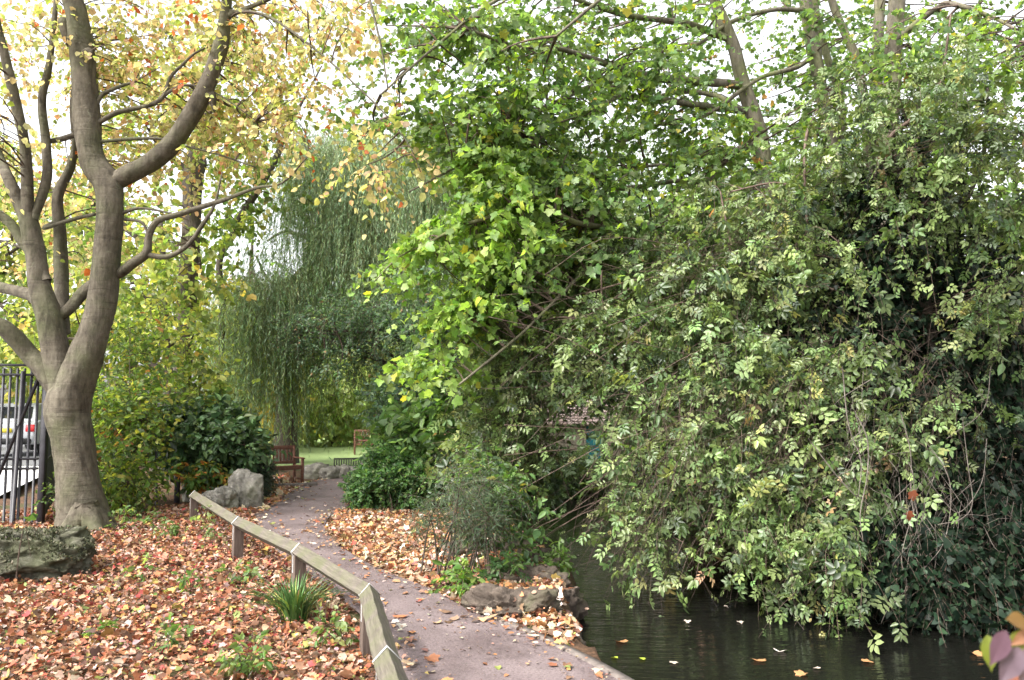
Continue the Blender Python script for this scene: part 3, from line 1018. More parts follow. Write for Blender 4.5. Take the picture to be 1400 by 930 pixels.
# stone kerb under the bench
mb = MB(); q = gp(408, 666); mb.box((q[0] - .45, q[1] - .05, .02), (1.6, .1, .09), rz=.35, bev=.01)
o = mb.build('kerb', M['kerb']); tag(o, kind='structure')

# low slatted fence beyond the far rocks
M['fence'] = simple('dark_green_fence_paint', (.035, .04, .028), (.07, .075, .05), 12, .7)
fa = U(455, 630, 17.6); fb = U(520, 629, 17.9)
fe = empty('slatted_fence', ((fa[0] + fb[0]) / 2, 17.7, 0), 'low dark slatted fence in front of the lawn beyond the far rocks', 'fence')
top = .36
mb = MB(); mb.box(((fa[0] + fb[0]) / 2, 17.75, top), (fb[0] - fa[0], .05, .035), rz=.28, bev=.004); mb.build('rail', M['fence'], fe)
mb = MB(); mb.box(((fa[0] + fb[0]) / 2, 17.75, .1), (fb[0] - fa[0], .03, .03), rz=.28); mb.build('rail', M['fence'], fe)
for k in range(19):
    t_ = (k + .3) / 19 - .5
    mb = MB(); mb.box(((fa[0] + fb[0]) / 2 + t_ * (fb[0] - fa[0]) * math.cos(.28), 17.75 + t_ * (fb[0] - fa[0]) * math.sin(.28) - .03, top / 2), (.028, .014, top), rz=.28)
    mb.build('slat', M['fence'], fe)

# ------------------------------------------------------------------ hut across the pond
m, nt, out = new_mat('clay_roof_tiles')
v = coords(nt)
br = N(nt, 'ShaderNodeTexBrick'); br.inputs['Scale'].default_value = 1; br.inputs['Brick Width'].default_value = .2; br.inputs['Row Height'].default_value = .11
br.inputs['Mortar Size'].default_value = .012; br.inputs['Color1'].default_value = (.42, .3, .26, 1); br.inputs['Color2'].default_value = (.52, .42, .37, 1); br.inputs['Mortar'].default_value = (.08, .06, .05, 1)
nt.links.new(v, br.inputs['Vector'])
surf(nt, out, br.outputs['Color'], .85, bump(nt, br.outputs['Fac'], -.5, .02), .2)
M['tiles'] = m
M['wall'] = simple('brown_hut_boards', (.2, .16, .13), (.32, .27, .22), 5, .85, .3, stretch=(1, 1, 9))
M['teal'] = simple('teal_paint', (.01, .12, .15), (.02, .17, .2), 3, .5, .1)
hc = U(815, 600, 22)
hx, hy = hc[0], hc[1]
hut = empty('hut', (hx, hy + 1, 0), 'small brown hut with pale tiled roof and teal door across the pond', 'hut')
mb = MB(); mb.box((hx, hy + 1.2, .45), (3.2, 2.2, 1.3)); mb.build('wall', M['wall'], hut)
mb = MB()
mb.add([(hx - 1.85, hy - .15, 1.03), (hx + 1.85, hy - .15, 1.03), (hx + 1.85, hy + 1.2, 2.05), (hx - 1.85, hy + 1.2, 2.05), (hx - 1.85, hy + 2.55, 1.03), (hx + 1.85, hy + 2.55, 1.03),
        (hx - 1.85, hy - .15, .95), (hx + 1.85, hy - .15, .95), (hx + 1.85, hy + 1.2, 1.97), (hx - 1.85, hy + 1.2, 1.97), (hx - 1.85, hy + 2.55, .95), (hx + 1.85, hy + 2.55, .95)],
       [(0, 1, 2, 3), (3, 2, 5, 4), (6, 9, 8, 7), (9, 10, 11, 8), (0, 6, 7, 1), (4, 5, 11, 10), (0, 3, 9, 6), (3, 4, 10, 9), (1, 7, 8, 2), (2, 8, 11, 5)])
mb.build('roof', M['tiles'], hut)
dx = U(812, 600, 22)[0]
mb = MB(); mb.box((dx, hy + .07, .45), (.42, .06, 1.05), bev=.01); d_ = mb.build('door', M['teal'], hut)
mb = MB(); mb.box((dx - .24, hy + .07, .45), (.06, .08, 1.1)); mb.box((dx + .24, hy + .07, .45), (.06, .08, 1.1)); mb.box((dx, hy + .07, 1.0), (.54, .08, .06))
ob = mb.build('door_frame', M['wall'], hut)

# ------------------------------------------------------------------ parked cars beyond the railings
M['tyre'] = simple('tyre_rubber', (.01, .01, .01), (.02, .02, .02), 20, .8)
M['glass'] = simple('dark_car_glass', (.012, .014, .016), (.02, .022, .025), 3, .06, 0, .001, spec=.8)
M['redlamp'] = simple('red_lamp_glass', (.45, .01, .015), (.55, .02, .02), 3, .2, 0, .001, spec=.6)
M['plate'] = simple('yellow_number_plate', (.75, .6, .05), (.8, .65, .08), 3, .5, 0)
M['chrome'] = simple('wheel_alloy', (.4, .4, .42), (.5, .5, .52), 9, .35, 0, .001, metal=.8)


def make_car(loc, rz, paint, label):
    """local: rear of the car faces -y"""
    r = empty('parked_car', loc, label, 'car', 'cars parked beyond the railings', rz=rz)
    bm = bmesh.new()
    prof = [(-2.0, .32), (-2.08, .55), (-2.05, .9), (-1.75, 1.0), (.9, .98), (1.75, .86), (2.05, .68), (2.08, .35)]
    L_ = [bm.verts.new((-.86, y, z)) for y, z in prof]; Rr = [bm.verts.new((.86, y, z)) for y, z in prof]
    n_ = len(prof)
    for q in range(n_): bm.faces.new((L_[q], L_[(q + 1) % n_], Rr[(q + 1) % n_], Rr[q]))
    bm.faces.new(L_[::-1]); bm.faces.new(Rr)
    bmesh.ops.recalc_face_normals(bm, faces=bm.faces)
    bmesh.ops.bevel(bm, geom=list(bm.edges), offset=.09, segments=3, affect='EDGES', profile=.6)
    me = bpy.data.meshes.new('body'); bm.to_mesh(me); bm.free(); me.materials.append(paint)
    me.polygons.foreach_set('use_smooth', np.ones(len(me.polygons), bool))
    ob = bpy.data.objects.new('body', me); C.objects.link(ob); ob.parent = r
    mb = MB()
    cp = [(-1.85, .97), (-1.45, 1.42), (-.2, 1.47), (.25, 1.42), (1.0, .96)]
    vs = [(sx * (.78 if z < 1.1 else .6), y, z) for sx in (-1, 1) for y, z in cp]
    mb.add(vs, [(0, 1, 6, 5), (1, 2, 7, 6), (2, 3, 8, 7), (3, 4, 9, 8)])
    mb.add(vs, [(0, 4, 3), (0, 3, 1), (1, 3, 2), (5, 8, 9), (5, 6, 8), (6, 7, 8)])
    mb.build('cabin', paint, r, local=True)
    def pane(name, pts, mat=M['glass']):
        mb = MB(); mb.add(pts, [(0, 1, 2, 3)]); mb.build(name, mat, r, local=True)
    pane('rear_window', [(-.62, -1.80, 1.045), (.62, -1.80, 1.045), (.52, -1.52, 1.36), (-.52, -1.52, 1.36)])
    pane('windscreen', [(.62, .93, 1.04), (-.62, .93, 1.04), (-.52, .34, 1.38), (.52, .34, 1.38)])
    for s in (-1, 1):
        pane('side_window', [(s * .785, -1.5, 1.02), (s * .785, .7, 1.02), (s * .635, .12, 1.36), (s * .635, -1.3, 1.36)])
        mb = MB(); mb.box((s * .72, -2.06, .78), (.24, .05, .2), bev=.015); mb.build('tail_light', M['redlamp'], r, local=True)
        for y in (-1.3, 1.3):
            mb = MB(); mb.tube([(s * .70, y, .32), (s * .885, y, .32)], [.32, .32], 24, 1); w_ = mb.build('wheel', M['tyre'], r, local=True)
            mb = MB(); mb.tube([(s * .80, y, .32), (s * .893, y, .32)], [.2, .19], 16, 1); mb.build('rim', M['chrome'], w_, local=True)
    mb = MB(); mb.box((0, -2.10, .72), (.52, .02, .12)); mb.build('number_plate', M['plate'], r, local=True)
    mb = MB(); mb.box((0, -2.07, .42), (1.5, .1, .16), bev=.03); mb.build('bumper', M['tyre'], r, local=True)
    return r


M['silver'] = simple('silver_car_paint', (.55, .56, .6), (.6, .61, .65), 3, .3, 0, .001, metal=.3, spec=.6)
M['whitep'] = simple('white_car_paint', (.3, .31, .33), (.36, .37, .39), 3, .3, 0, .001, spec=.6)
cp_ = U(-6, 600, 22.0); make_car((cp_[0], cp_[1] + 2, .11), .1, M['whitep'], 'pale grey hatchback behind the iron gate with its red tail light showing')
cp_ = U(58, 600, 28.0); make_car((cp_[0], cp_[1] + 2, .11), .12, M['silver'], 'silver car with yellow number plate seen behind the leaning railing bars')

# ------------------------------------------------------------------ floating leaves
fls = [(853, 879, 0), (845, 901, 1), (1065, 892, 2), (1040, 905, 0), (1010, 850, 3), (940, 849, 3), (880, 903, 1), (790, 760, 3), (1100, 921, 0), (990, 830, 3), (920, 905, 3), (1180, 905, 0), (1330, 893, 0), (1120, 915, 3)]
for k, (x, y, c) in enumerate(fls):
    p_ = G(x, y, WZ + .006)
    colr = [(.42, .22, .1), (.4, .5, .06), (.75, .68, .62), (.5, .42, .35)][c]
    fo = Foliage(); a = R.uniform(0, 6.28)
    fo.leaves(np.array([p_ + [0, 0, .004]]), np.array([[math.cos(a), math.sin(a), 0]]), np.array([[.05, .05, 1.0]]), np.array([.05 if c == 3 else .09]), T_MAPLE if c != 1 else T_OVAL, np.array([colr]))
    o = mesh_obj('floating_leaf', fo.lv[0], fo.lf, M['leaf_dry'], cols=fo.lc[0])
    tag(o, ['brown curled leaf floating on the dark pond', 'yellow-green leaf floating on the dark pond', 'whitish leaf floating upturned on the dark pond', 'tiny pale leaf scrap floating on the dark pond'][c], 'leaf', 'leaves floating on the pond')

# ================================================================== VEGETATION
def px_limb(pts, d0, wmul=1.0):
    """pts: (px, py, width_px, [extra depth])"""
    P = []; r = []
    for q in pts:
        dd = d0 + (q[3] if len(q) > 3 else 0)
        P.append(U(q[0], q[1], dd)); r.append(q[2] * wmul / 2 / F * dd)
    return np.array(P), np.array(r)


def add_limbs(mb, limbs, d0, sides=12, rough=.12, sub=5):
    out_ = []
    for k, L_ in enumerate(limbs):
        P, r = px_limb(L_, d0)
        mb.tube(P, r, sides if max(r) > .04 else 7, sub, rough, seed=k)
        out_.append(catmull(P, 4))
    return out_


AUT = [((.68, .60, .27), 4), ((.71, .52, .30), 2), ((.64, .62, .30), 4), ((.48, .54, .15), 4), ((.70, .42, .24), 1.0), ((.55, .16, .05), .5), ((.66, .5, .3), 1.5), ((.28, .36, .07), 1.5)]
YG = [((.28, .34, .09), 4), ((.38, .41, .12), 3), ((.18, .25, .07), 4), ((.52, .49, .17), 1.3), ((.13, .18, .05), 2), ((.55, .4, .12), .5)]
GRN = [((.14, .22, .06), 4), ((.19, .28, .08), 3), ((.09, .15, .045), 3), ((.28, .34, .1), 1.2)]

# ---- big forked tree at the left
D1 = 10.2
base = gp(116, 728)
tr = empty('forked_tree', base, 'large smooth grey tree forking into two heavy stems beside the iron gate', 'tree')
limbs = [
    [(118, 752, 96), (117, 728, 76), (113, 700, 62), (106, 655, 55), (100, 610, 54), (93, 570, 56), (95, 545, 56), (104, 520, 50), (127, 462, 41), (140, 404, 38), (147, 327, 35), (151, 275, 36), (147, 250, 38), (131, 228, 35), (122, 200, 33), (117, 135, 34), (112, 72, 33), (104, 20, 29), (97, -10, 27), (88, -90, 22), (84, -180, 16, .2), (76, -330, 7, .4)],
    [(150, 262, 22), (163, 245, 24), (196, 228, 25), (229, 203, 26), (257, 165, 26), (282, 118, 23), (300, 70, 22), (308, 22, 16), (311, -10, 14), (314, -90, 12, -.2), (326, -200, 8, -.4), (330, -330, 4, -.6)],
    [(90, 560, 40), (82, 510, 35), (72, 462, 34), (66, 430, 34), (53, 388, 29), (50, 355, 27), (38, 300, 23), (28, 280, 19), (12, 245, 15), (-2, 212, 12, .2), (-40, 120, 9, .4), (-70, 0, 6, .6)],
    [(38, 300, 17), (37, 245, 15, -.05), (33, 192, 14, -.1), (20, 135, 14, -.2), (6, 73, 12, -.3), (-6, 20, 10, -.4), (-15, -60, 7, -.6)],
    [(46, 300, 12), (64, 244, 13, .1), (63, 196, 12, .2), (57, 139, 11, .25), (67, 90, 9, .3), (74, 30, 7, .35), (80, -40, 6, .5)],
    [(84, 540, 28), (62, 507, 27), (40, 484, 25), (20, 462, 24, -.1), (0, 446, 21, -.2), (-60, 420, 18, -.4), (-160, 330, 12, -.8)],
    [(60, 420, 20), (45, 405, 17, .1), (22, 398, 15, .2), (-5, 392, 14, .3), (-60, 380, 10, .5)],
    [(62, 385, 18), (48, 352, 16), (30, 330, 14), (16, 308, 13), (0, 294, 12), (-50, 262, 8)],
    [(74, 436, 18, .05), (95, 422, 16, .1), (118, 396, 16, .2), (150, 380, 14, .15), (165, 373, 14, .05), (182, 360, 13), (200, 346, 12), (204, 322, 10), (216, 302, 9), (245, 293, 8), (286, 280, 7), (308, 273, 6), (350, 257, 4, -.2), (386, 250, 3, -.4), (420, 215, 2, -.6)],
    [(198, 347, 8), (215, 351, 8), (233, 350, 7), (257, 335, 6), (278, 306, 6), (294, 278, 4), (304, 235, 2)],
    [(88, 455, 16, .3), (84, 400, 18, .5), (83, 360, 18, .6), (82, 318, 16, .6), (79, 269, 14, .6), (96, 229, 12, .6), (102, 196, 8, .6), (98, 139, 5, .6), (110, 60, 3, .6)],
    [(60, 194, 7, .25), (80, 191, 8, .3), (104, 184, 8, .2)],
    [(122, 175, 9), (138, 166, 7), (163, 153, 7), (204, 144, 6), (224, 131, 6), (233, 106, 5), (250, 88, 4), (268, 72, 3), (295, 60, 2)],
    [(118, 196, 7), (137, 194, 5), (180, 190, 5), (220, 190, 4), (253, 200, 3), (294, 210, 3), (350, 229, 2)],
    [(130, 150, 6), (140, 130, 6), (165, 118, 5), (185, 112, 3)],
    [(224, 131, 5), (245, 118, 4), (270, 118, 3), (300, 130, 2), (350, 165, 1.5)],
    [(84, 300, 6, .6), (60, 312, 6, .5), (100, 300, 6, .4), (130, 293, 5, .3)],
    [(165, 292, 6), (190, 285, 4), (225, 290, 3), (255, 300, 2)],
    [(170, 300, 5), (195, 305, 4), (205, 330, 4)],
    [(283, 125, 14), (289, 132, 13), (291, 142, 8), (293, 152, 4)],
    [(311, 22, 9), (330, 14, 7, -.1), (352, 6, 6, -.2), (400, -14, 5, -.5), (470, -30, 4, -.8), (560, -20, 3, -1)],
    [(314, 16, 7), (345, 17, 5, -.3), (380, 30, 4, -.6), (440, 75, 3, -1), (490, 120, 2.6, -1.3), (530, 160, 2.2, -1.5), (560, 200, 1.8, -1.6), (575, 235, 1.5, -1.6)],
    [(330, -200, 6, -.5), (400, -190, 6, -1), (470, -120, 5, -1.6), (500, -20, 4, -2), (520, 60, 3, -2.2), (530, 120, 2, -2.3)],
    [(104, 60, 7, .1), (92, 40, 12, .05), (88, 30, 16), (90, 45, 14), (96, 62, 10)],
    [(113, 75, 9, -.12), (121, 70, 10, -.16), (126, 74, 6, -.2)],
]
mb = MB()
LB = add_limbs(mb, limbs, D1, 20, .13, 5)
for a_, dd in [(-.6, .5), (.4, .55), (1.7, .45), (2.9, .5), (4.2, .5)]:   # root flare
    c_ = np.array(base) + [0, 0, -.03]
    e_ = c_ + np.array([math.cos(a_), math.sin(a_), 0]) * dd
    mb.tube([c_ + [0, 0, .28], (c_ * .6 + e_ * .4) + [0, 0, .05], e_ + [0, 0, -.1]], [.17, .12, .04], 10, 4, .1)
mb.build('trunk', M['bark_grey'], tr, smooth=True)

fo = Foliage()
cl = []
for b in [(60, 60, 11.2, 150, 90, 1.3, 40), (230, 60, 11.3, 140, 100, 1.3, 50), (370, 40, 10.4, 110, 60, 1.2, 26), (40, 230, 11.8, 120, 80, 1.1, 26), (230, 190, 11.6, 110, 70, 1.0, 26), (340, 165, 11, 60, 50, .9, 16),
          (170, -120, 10, 330, 100, 2.2, 50), (470, 20, 9.2, 60, 50, .8, 10), (545, 205, 8.8, 45, 45, .3, 4), (500, 200, 9, 26, 30, .3, 3), (100, 320, 12, 130, 60, .8, 12), (-120, 150, 10, 120, 200, 2, 20),
          (405, 150, 10, 40, 50, .5, 8)]:
    cl.append(blob(*b))
cl = np.concatenate(cl)
links_to(fo, LB, cl, .011, .12)
p0, d0 = around(cl, 7, .32)
fo.sprays(p0, d0 + [0, 0, -.15], R.uniform(.25, .6, len(p0)), 8, T_ROUND, .072, AUT, droop=.5, twig=.0035, gj=.5)
fo.build(tr, 'crown', M['leaf_autumn'], 'twig', M['twig'])


def simple_tree(px, dist, top_py, w, crown, pal, label, bark='bark_dark', tm='leaf', ls=.12, tmpl=T_ROUND, per=7, lean=0, name='tree', forks=4, twl=(.3, .8), nl=9, clr=.45, group=None, base_z=None, droop=.4, trunk_pts=None):
    b = U(px, 600, dist); b[2] = float(gz(b[0], b[1])[0]) if base_z is None else base_z
    rt = empty(name, b, label, 'tree', group)
    mb = MB(); L_ = []
    if trunk_pts is None:
        tp = U(px + lean, top_py, dist)
        P = [b - [0, 0, .1], b + (tp - b) * .33 + R.normal(0, .1, 3), b + (tp - b) * .66 + R.normal(0, .12, 3), tp]
        r = np.array([1.15, .85, .7, .3]) * w / 2
    else:
        P, r = px_limb([(q[0], q[1], q[2]) for q in trunk_pts], dist)
        P = np.vstack([[b[0], b[1], b[2] - .1], P]); r = np.concatenate([[r[0] * 1.2], r])
    mb.tube(P, r, 12, 6, .12, seed=px)
    L_.append(catmull(P, 6))
    cl = np.concatenate([blob(*c) for c in crown])
    ax = L_[0]
    for k in range(forks):
        i0 = int(len(ax) * R.uniform(.4, .9)); a = ax[i0]
        c = cl[R.integers(len(cl))]
        mid = (a + c) / 2 + [0, 0, .25] + R.normal(0, .15, 3)
        PP = np.array([a, mid, c]); mb.tube(PP, [w * .2, w * .13, w * .05], 7, 5, .1)
        L_.append(catmull(PP, 5))
    mb.build('trunk', M[bark], rt, smooth=True)
    fo = Foliage()
    links_to(fo, L_, cl, .014 * dist / 12, .1, 6)
    p0, d0 = around(cl, per, clr)
    fo.sprays(p0, d0, R.uniform(twl[0], twl[1], len(p0)), nl, tmpl, ls, pal, droop=droop, twig=.005)
    fo.build(rt, 'crown', M[tm], 'twig', M['twig'])
    return rt


# ---- trees behind the forked tree
simple_tree(252, 16, 60, .4, [(265, 130, 16, 110, 110, 1.8, 34), (200, 380, 15.5, 90, 70, 1.4, 14), (230, 330, 15.5, 55, 50, 1.2, 6)], YG,
            'dark upright trunk with yellow-green leaves behind the dark laurel bush', ls=.13,
            trunk_pts=[(246, 560, 24), (252, 470, 25), (257, 380, 26), (262, 300, 25), (264, 240, 27), (268, 205, 20), (282, 170, 13), (290, 120, 9), (300, 40, 5)], forks=6)
simple_tree(219, 19, 300, .36, [(160, 420, 19, 90, 50, 1.5, 14), (60, 420, 19, 90, 80, 2, 18), (150, 300, 20, 110, 70, 2, 14)], YG,
            'shorter dark trunk with olive foliage left of the upright dark trunk', ls=.15)
simple_tree(310, 18, 130, .16, [(320, 320, 18, 40, 60, 1, 9), (360, 250, 18, 50, 50, 1, 8)], GRN + YG,
            'slender leaning trunk with thin green leaves at the left edge of the willow', ls=.12,
            trunk_pts=[(303, 440, 9), (306, 414, 9), (300, 359, 9), (318, 322, 10), (332, 292, 10), (355, 256, 10), (377, 217, 9), (397, 166, 6), (413, 140, 4), (440, 90, 2)], forks=3, per=9)
simple_tree(-60, 22, 200, .4, [(-40, 330, 22, 160, 130, 2.5, 60), (60, 480, 22.5, 80, 55, 2, 26)], YG, 'pale yellow-green tree standing over the parked cars', ls=.18, clr=.6)
simple_tree(130, 26, 200, .4, [(150, 330, 26, 130, 100, 3, 26), (190, 480, 26, 150, 60, 2, 36), (40, 540, 26, 80, 30, 2, 12)], [((.42, .44, .10), 3), ((.3, .36, .07), 3), ((.5, .45, .12), 2), ((.2, .28, .06), 2)],
            'far yellowish tree between the forked tree and the dark upright trunk', ls=.2, clr=.7, tm='leaf_autumn')
simple_tree(345, 25, 330, .3, [(345, 520, 25, 55, 70, 2, 46), (330, 420, 26, 50, 50, 2, 12)], [((.62, .45, .05), 4), ((.55, .5, .07), 3), ((.35, .4, .06), 2)],
            'bright golden-yellow tree glowing behind the left curtain of the willow', ls=.17, clr=.6, tm='leaf_autumn')

# far trees and masses closing the view, each a tree of its own
far = [(430, 40, 420, 30, 'pale bright green tree framed by the willow arch', [((.3, .45, .12), 3), ((.22, .38, .1), 3), ((.4, .5, .2), 1.5)], 60, 75, 70),
       (500, 44, 430, 70, 'light green rounded tree on the lawn behind the distant bench', [((.26, .42, .1), 3), ((.16, .3, .07), 3), ((.36, .46, .14), 1.5)], 80, 75, 70),
       (600, 42, 330, 30, 'tall green tree hidden behind the thick of the willow', GRN, 110, 110, 70),
       (720, 38, 300, 30, 'tall green tree across the pond behind the hut', GRN, 120, 130, 80),
       (860, 34, 330, 30, 'green tree right of the hut behind the bramble thicket', GRN, 120, 130, 80),
       (1010, 32, 280, 30, 'green tree behind the leaning maple stems', GRN, 130, 130, 80),
       (1180, 30, 280, 30, 'green tree behind the tall ivy mound', GRN, 130, 140, 70),
       (1370, 28, 330, 30, 'green tree behind the thicket at the end of the pond', GRN, 130, 150, 60)]
for (px, dist, py, _, lab, pal, rx, ry, n) in far:
    simple_tree(px, dist, py, .5, [(px, py + 40, dist, rx, ry, 3, n), (px, 560, dist, rx, 60, 2.5, int(n * .6))], pal, lab, ls=.3, clr=1.0, per=11, twl=(.5, 1.2), nl=8, tm='leaf')

simple_tree(455, 29, 520, .3, [(450, 545, 29, 60, 50, 2, 46), (520, 520, 30, 60, 60, 2, 40), (400, 560, 29, 40, 40, 1.5, 16)], [((.42, .52, .2), 4), ((.34, .46, .15), 3), ((.5, .56, .28), 2)],
            'pale sunlit small tree on the lawn seen through the willow arch', ls=.2, clr=.7, tm='leaf_autumn', per=9)
# ---- willow
wb = U(440, 600, 20.5); wb[2] = 0
wr = empty('weeping_willow', wb, 'big weeping willow with long grey-green hanging strands over the path', 'tree')
wl = [
    [(392, 640, 34), (392, 560, 30), (398, 480, 28), (412, 410, 26), (430, 350, 24), (450, 290, 20), (480, 220, 16), (520, 170, 10), (560, 150, 6)],
    [(428, 362, 16), (406, 380, 14, -.5), (387, 398, 11, -1), (360, 420, 7, -1.4), (340, 400, 4, -1.8)],
    [(430, 350, 12), (425, 312, 9), (400, 272, 7), (395, 240, 5), (402, 215, 4)],
    [(428, 380, 16), (480, 320, 12, 1), (560, 260, 9, 1.5), (640, 200, 6, 2), (720, 170, 4, 2)],
    [(430, 330, 8), (405, 320, 6), (385, 318, 4), (365, 330, 3)],
    [(428, 420, 12, -.2), (460, 370, 10, -1.2), (500, 330, 8, -2), (540, 310, 5, -2.6)],
    [(425, 365, 9), (445, 310, 7), (470, 250, 6), (480, 200, 4)],
    [(418, 418, 6), (412, 440, 5), (406, 470, 3)],
    [(388, 398, 6, -1), (365, 380, 4, -1), (350, 350, 3, -1)],
]
mb = MB(); WL = add_limbs(mb, wl, 20.5, 10, .12, 5); mb.build('trunk', M['bark_dark'], wr, smooth=True)
fo = Foliage()
WIL = [((.21, .31, .17), 4), ((.27, .37, .22), 3), ((.14, .22, .11), 3), ((.34, .40, .20), 1.3)]
WIL_Y = [((.32, .42, .09), 4), ((.22, .33, .08), 3), ((.42, .5, .12), 2), ((.15, .22, .07), 2)]


def strands(tops, outd, length, pal, ls=.10, step=.05, out=.5):
    """each strand leaves its top outwards, then hangs"""
    n = len(tops); K = 14
    t = np.linspace(0, 1, K)[None, :, None]
    Lg = length[:, None, None]
    swing = R.normal(0, .07, (n, 1, 3)) * [1, 1, 0]
    wob = R.uniform(0, 6.28, (n, 1))
    P = tops[:, None] + outd[:, None] * out * (1 - np.exp(-4 * t)) + swing * t * Lg + np.array([0, 0, -1.0]) * Lg * (t ** 1.15)
    P[..., 0] += .04 * np.sin(t[..., 0] * 7 + wob); P[..., 1] += .04 * np.cos(t[..., 0] * 6 + wob)
    fo.twigs(P, np.full(n, .0028))
    nl = (length / step).astype(int)
    idx = np.repeat(np.arange(n), nl)
    u = R.random(len(idx)) ** .9
    f_ = u * (K - 1); i0 = np.clip(f_.astype(int), 0, K - 2); fr_ = (f_ - i0)[:, None]
    pos = P[idx, i0] * (1 - fr_) + P[idx, i0 + 1] * fr_
    tan = unit(P[idx, i0 + 1] - P[idx, i0])
    al = unit(tan * 1.0 + R.normal(0, .38, (len(idx), 3)) + np.array([0, 0, -.35]))
    nm = R.normal(0, 1, (len(idx), 3))
    gidx = idx
    col = palette(len(idx), pal, gidx, .2, .75)
    fo.leaves(pos, al, nm, ls * np.clip(1 + R.normal(0, .25, len(idx)), .5, 1.6), T_NARROW, col)


def curtain(px, py, d, rx, ry, rd, groups, per, lmin, lmax, pal, cl_r=.28, floor_py=None, **kw):
    tops = blob(px, py, d, rx, ry, rd, groups)
    groups = len(tops)
    ln = R.uniform(lmin, lmax, groups)
    T = np.repeat(tops, per, axis=0)
    g = np.repeat(np.arange(groups), per)
    off = R.normal(0, cl_r, (len(T), 3)) * [1, 1, .6]
    outd = unit((T - U(px, py, d)) * [1, 1, 0] + R.normal(0, .25, (len(T), 3)) * [1, 1, 0] + [0, -.3, 0])
    T = T + off
    Ls = ln[g] * R.uniform(.6, 1.08, len(T))
    if floor_py is not None:
        zf = U(np.full(len(T), px), np.full(len(T), float(floor_py)), T[:, 1])[:, 2] + R.normal(0, .22, len(T))
        Ls = np.minimum(Ls, np.maximum(.4, T[:, 2] - zf))
    strands(T, outd, Ls, pal, **kw)


curtain(480, 205, 19.4, 70, 38, 1.2, 50, 24, 2.0, 4.2, WIL)
curtain(430, 185, 20.5, 34, 26, 1.0, 14, 18, 1.6, 3.0, WIL)
curtain(545, 225, 18.6, 66, 50, 1.2, 46, 24, 2.2, 4.6, WIL)
curtain(610, 190, 20, 56, 50, 1.6, 40, 22, 2.2, 4.6, WIL)
curtain(700, 190, 22, 70, 45, 1.6, 22, 18, 2, 4.0, WIL)
curtain(820, 190, 22.5, 70, 40, 1.5, 18, 18, 2, 4.0, WIL)
curtain(510, 320, 18.8, 70, 50, 1.0, 34, 22, 1.8, 3.2, WIL, floor_py=470)
curtain(372, 400, 18.6, 44, 30, 1.2, 22, 22, 2.2, 4.2, WIL, floor_py=610)
curtain(326, 400, 17.6, 24, 34, .8, 10, 22, 1.8, 3.6, WIL_Y + WIL, floor_py=575)
curtain(368, 365, 17.4, 44, 34, .8, 13, 22, 2.0, 3.8, WIL, floor_py=600)
curtain(400, 330, 19.5, 40, 30, 1, 7, 16, .8, 1.8, WIL)
curtain(360, 280, 19.8, 30, 30, 1, 6, 14, .6, 1.6, WIL)
curtain(415, 450, 18.6, 22, 20, .8, 11, 20, 1.6, 3.0, WIL_Y + WIL, floor_py=600)
curtain(515, 490, 19.0, 36, 22, 1.0, 15, 20, 1.4, 2.6, WIL_Y, floor_py=605)
curtain(560, 500, 19.0, 40, 22, 1.0, 11, 20, 1.4, 2.6, WIL_Y + WIL, floor_py=600)
curtain(458, 480, 19.6, 26, 16, .6, 4, 12, .5, 1.2, WIL_Y, floor_py=545)
fo.build(wr, 'crown', M['leaf_willow'], 'twig', M['greentwig'])


# ---- shrubs
def shrub(px, py_base, crown, pal, label, tmpl=T_OVAL, ls=.07, per=14, twl=(.15, .35), nl=9, tm='leaf', clr=.22, stems=8, stem_r=.012, name='shrub', base=None, droop=.2, spread=.5, outb=0, sm='twig', stem_leafy=True, cat='shrub', group=None, **kw):
    b = gp(px, py_base) if base is None else np.array(base, float)
    rt = empty(name, b, label, cat, group)
    cl = np.concatenate([blob(*c, .35) for c in crown])
    mb = MB(); L_ = []
    for k in range(stems):
        c = cl[R.integers(len(cl))]
        s0 = b + np.append(R.normal(0, spread * .15, 2), -.05)
        mid = s0 * .6 + c * .4 + [0, 0, .15 * (c[2] - s0[2])]
        P = np.array([s0, mid, c]); mb.tube(P, [stem_r, stem_r * .7, stem_r * .35], 6, 4, .08)
        L_.append(catmull(P, 6))
    mb.build('stem', M[sm], rt, smooth=True)
    fo = Foliage()
    links_to(fo, L_, cl, .006, .05)
    p0, d0 = around(cl, per, clr)
    fo.sprays(p0, d0 + [0, 0, outb], R.uniform(twl[0], twl[1], len(p0)), nl, tmpl, ls, pal, droop=droop, twig=.003, **kw)
    fo.build(rt, 'foliage', M[tm], 'twig', M['twig'])
    return rt


LAUREL = [((.08, .15, .06), 5), ((.12, .2, .08), 3), ((.14, .2, .06), 1), ((.035, .07, .03), 3)]
DARKG = [((.045, .075, .045), 5), ((.08, .12, .075), 3), ((.03, .05, .03), 3), ((.12, .17, .1), 1)]
BOXG = [((.08, .17, .05), 4), ((.13, .24, .08), 4), ((.05, .11, .04), 3), ((.2, .3, .12), 1.2)]
HOLLY = [((.12, .20, .12), 5), ((.17, .26, .16), 3), ((.08, .14, .08), 3), ((.25, .33, .21), 1.2), ((.3, .2, .1), .15)]
ROSE = [((.15, .215, .068), 4), ((.20, .27, .098), 4), ((.09, .135, .05), 4), ((.27, .32, .11), 1.0), ((.05, .08, .035), 2), ((.42, .42, .14), .3), ((.3, .2, .1), .05)]
MAPG = [((.16, .245, .085), 4), ((.21, .30, .11), 3), ((.10, .17, .06), 3), ((.3, .42, .06), 1.3), ((.45, .42, .08), .2), ((.35, .2, .08), .12)]
MAP_LIT = [((.25, .38, .08), 5), ((.33, .45, .12), 3), ((.17, .27, .07), 4), ((.5, .5, .08), .3)]  # lighter maple leaf colours: sunlight painted into the bright sprays
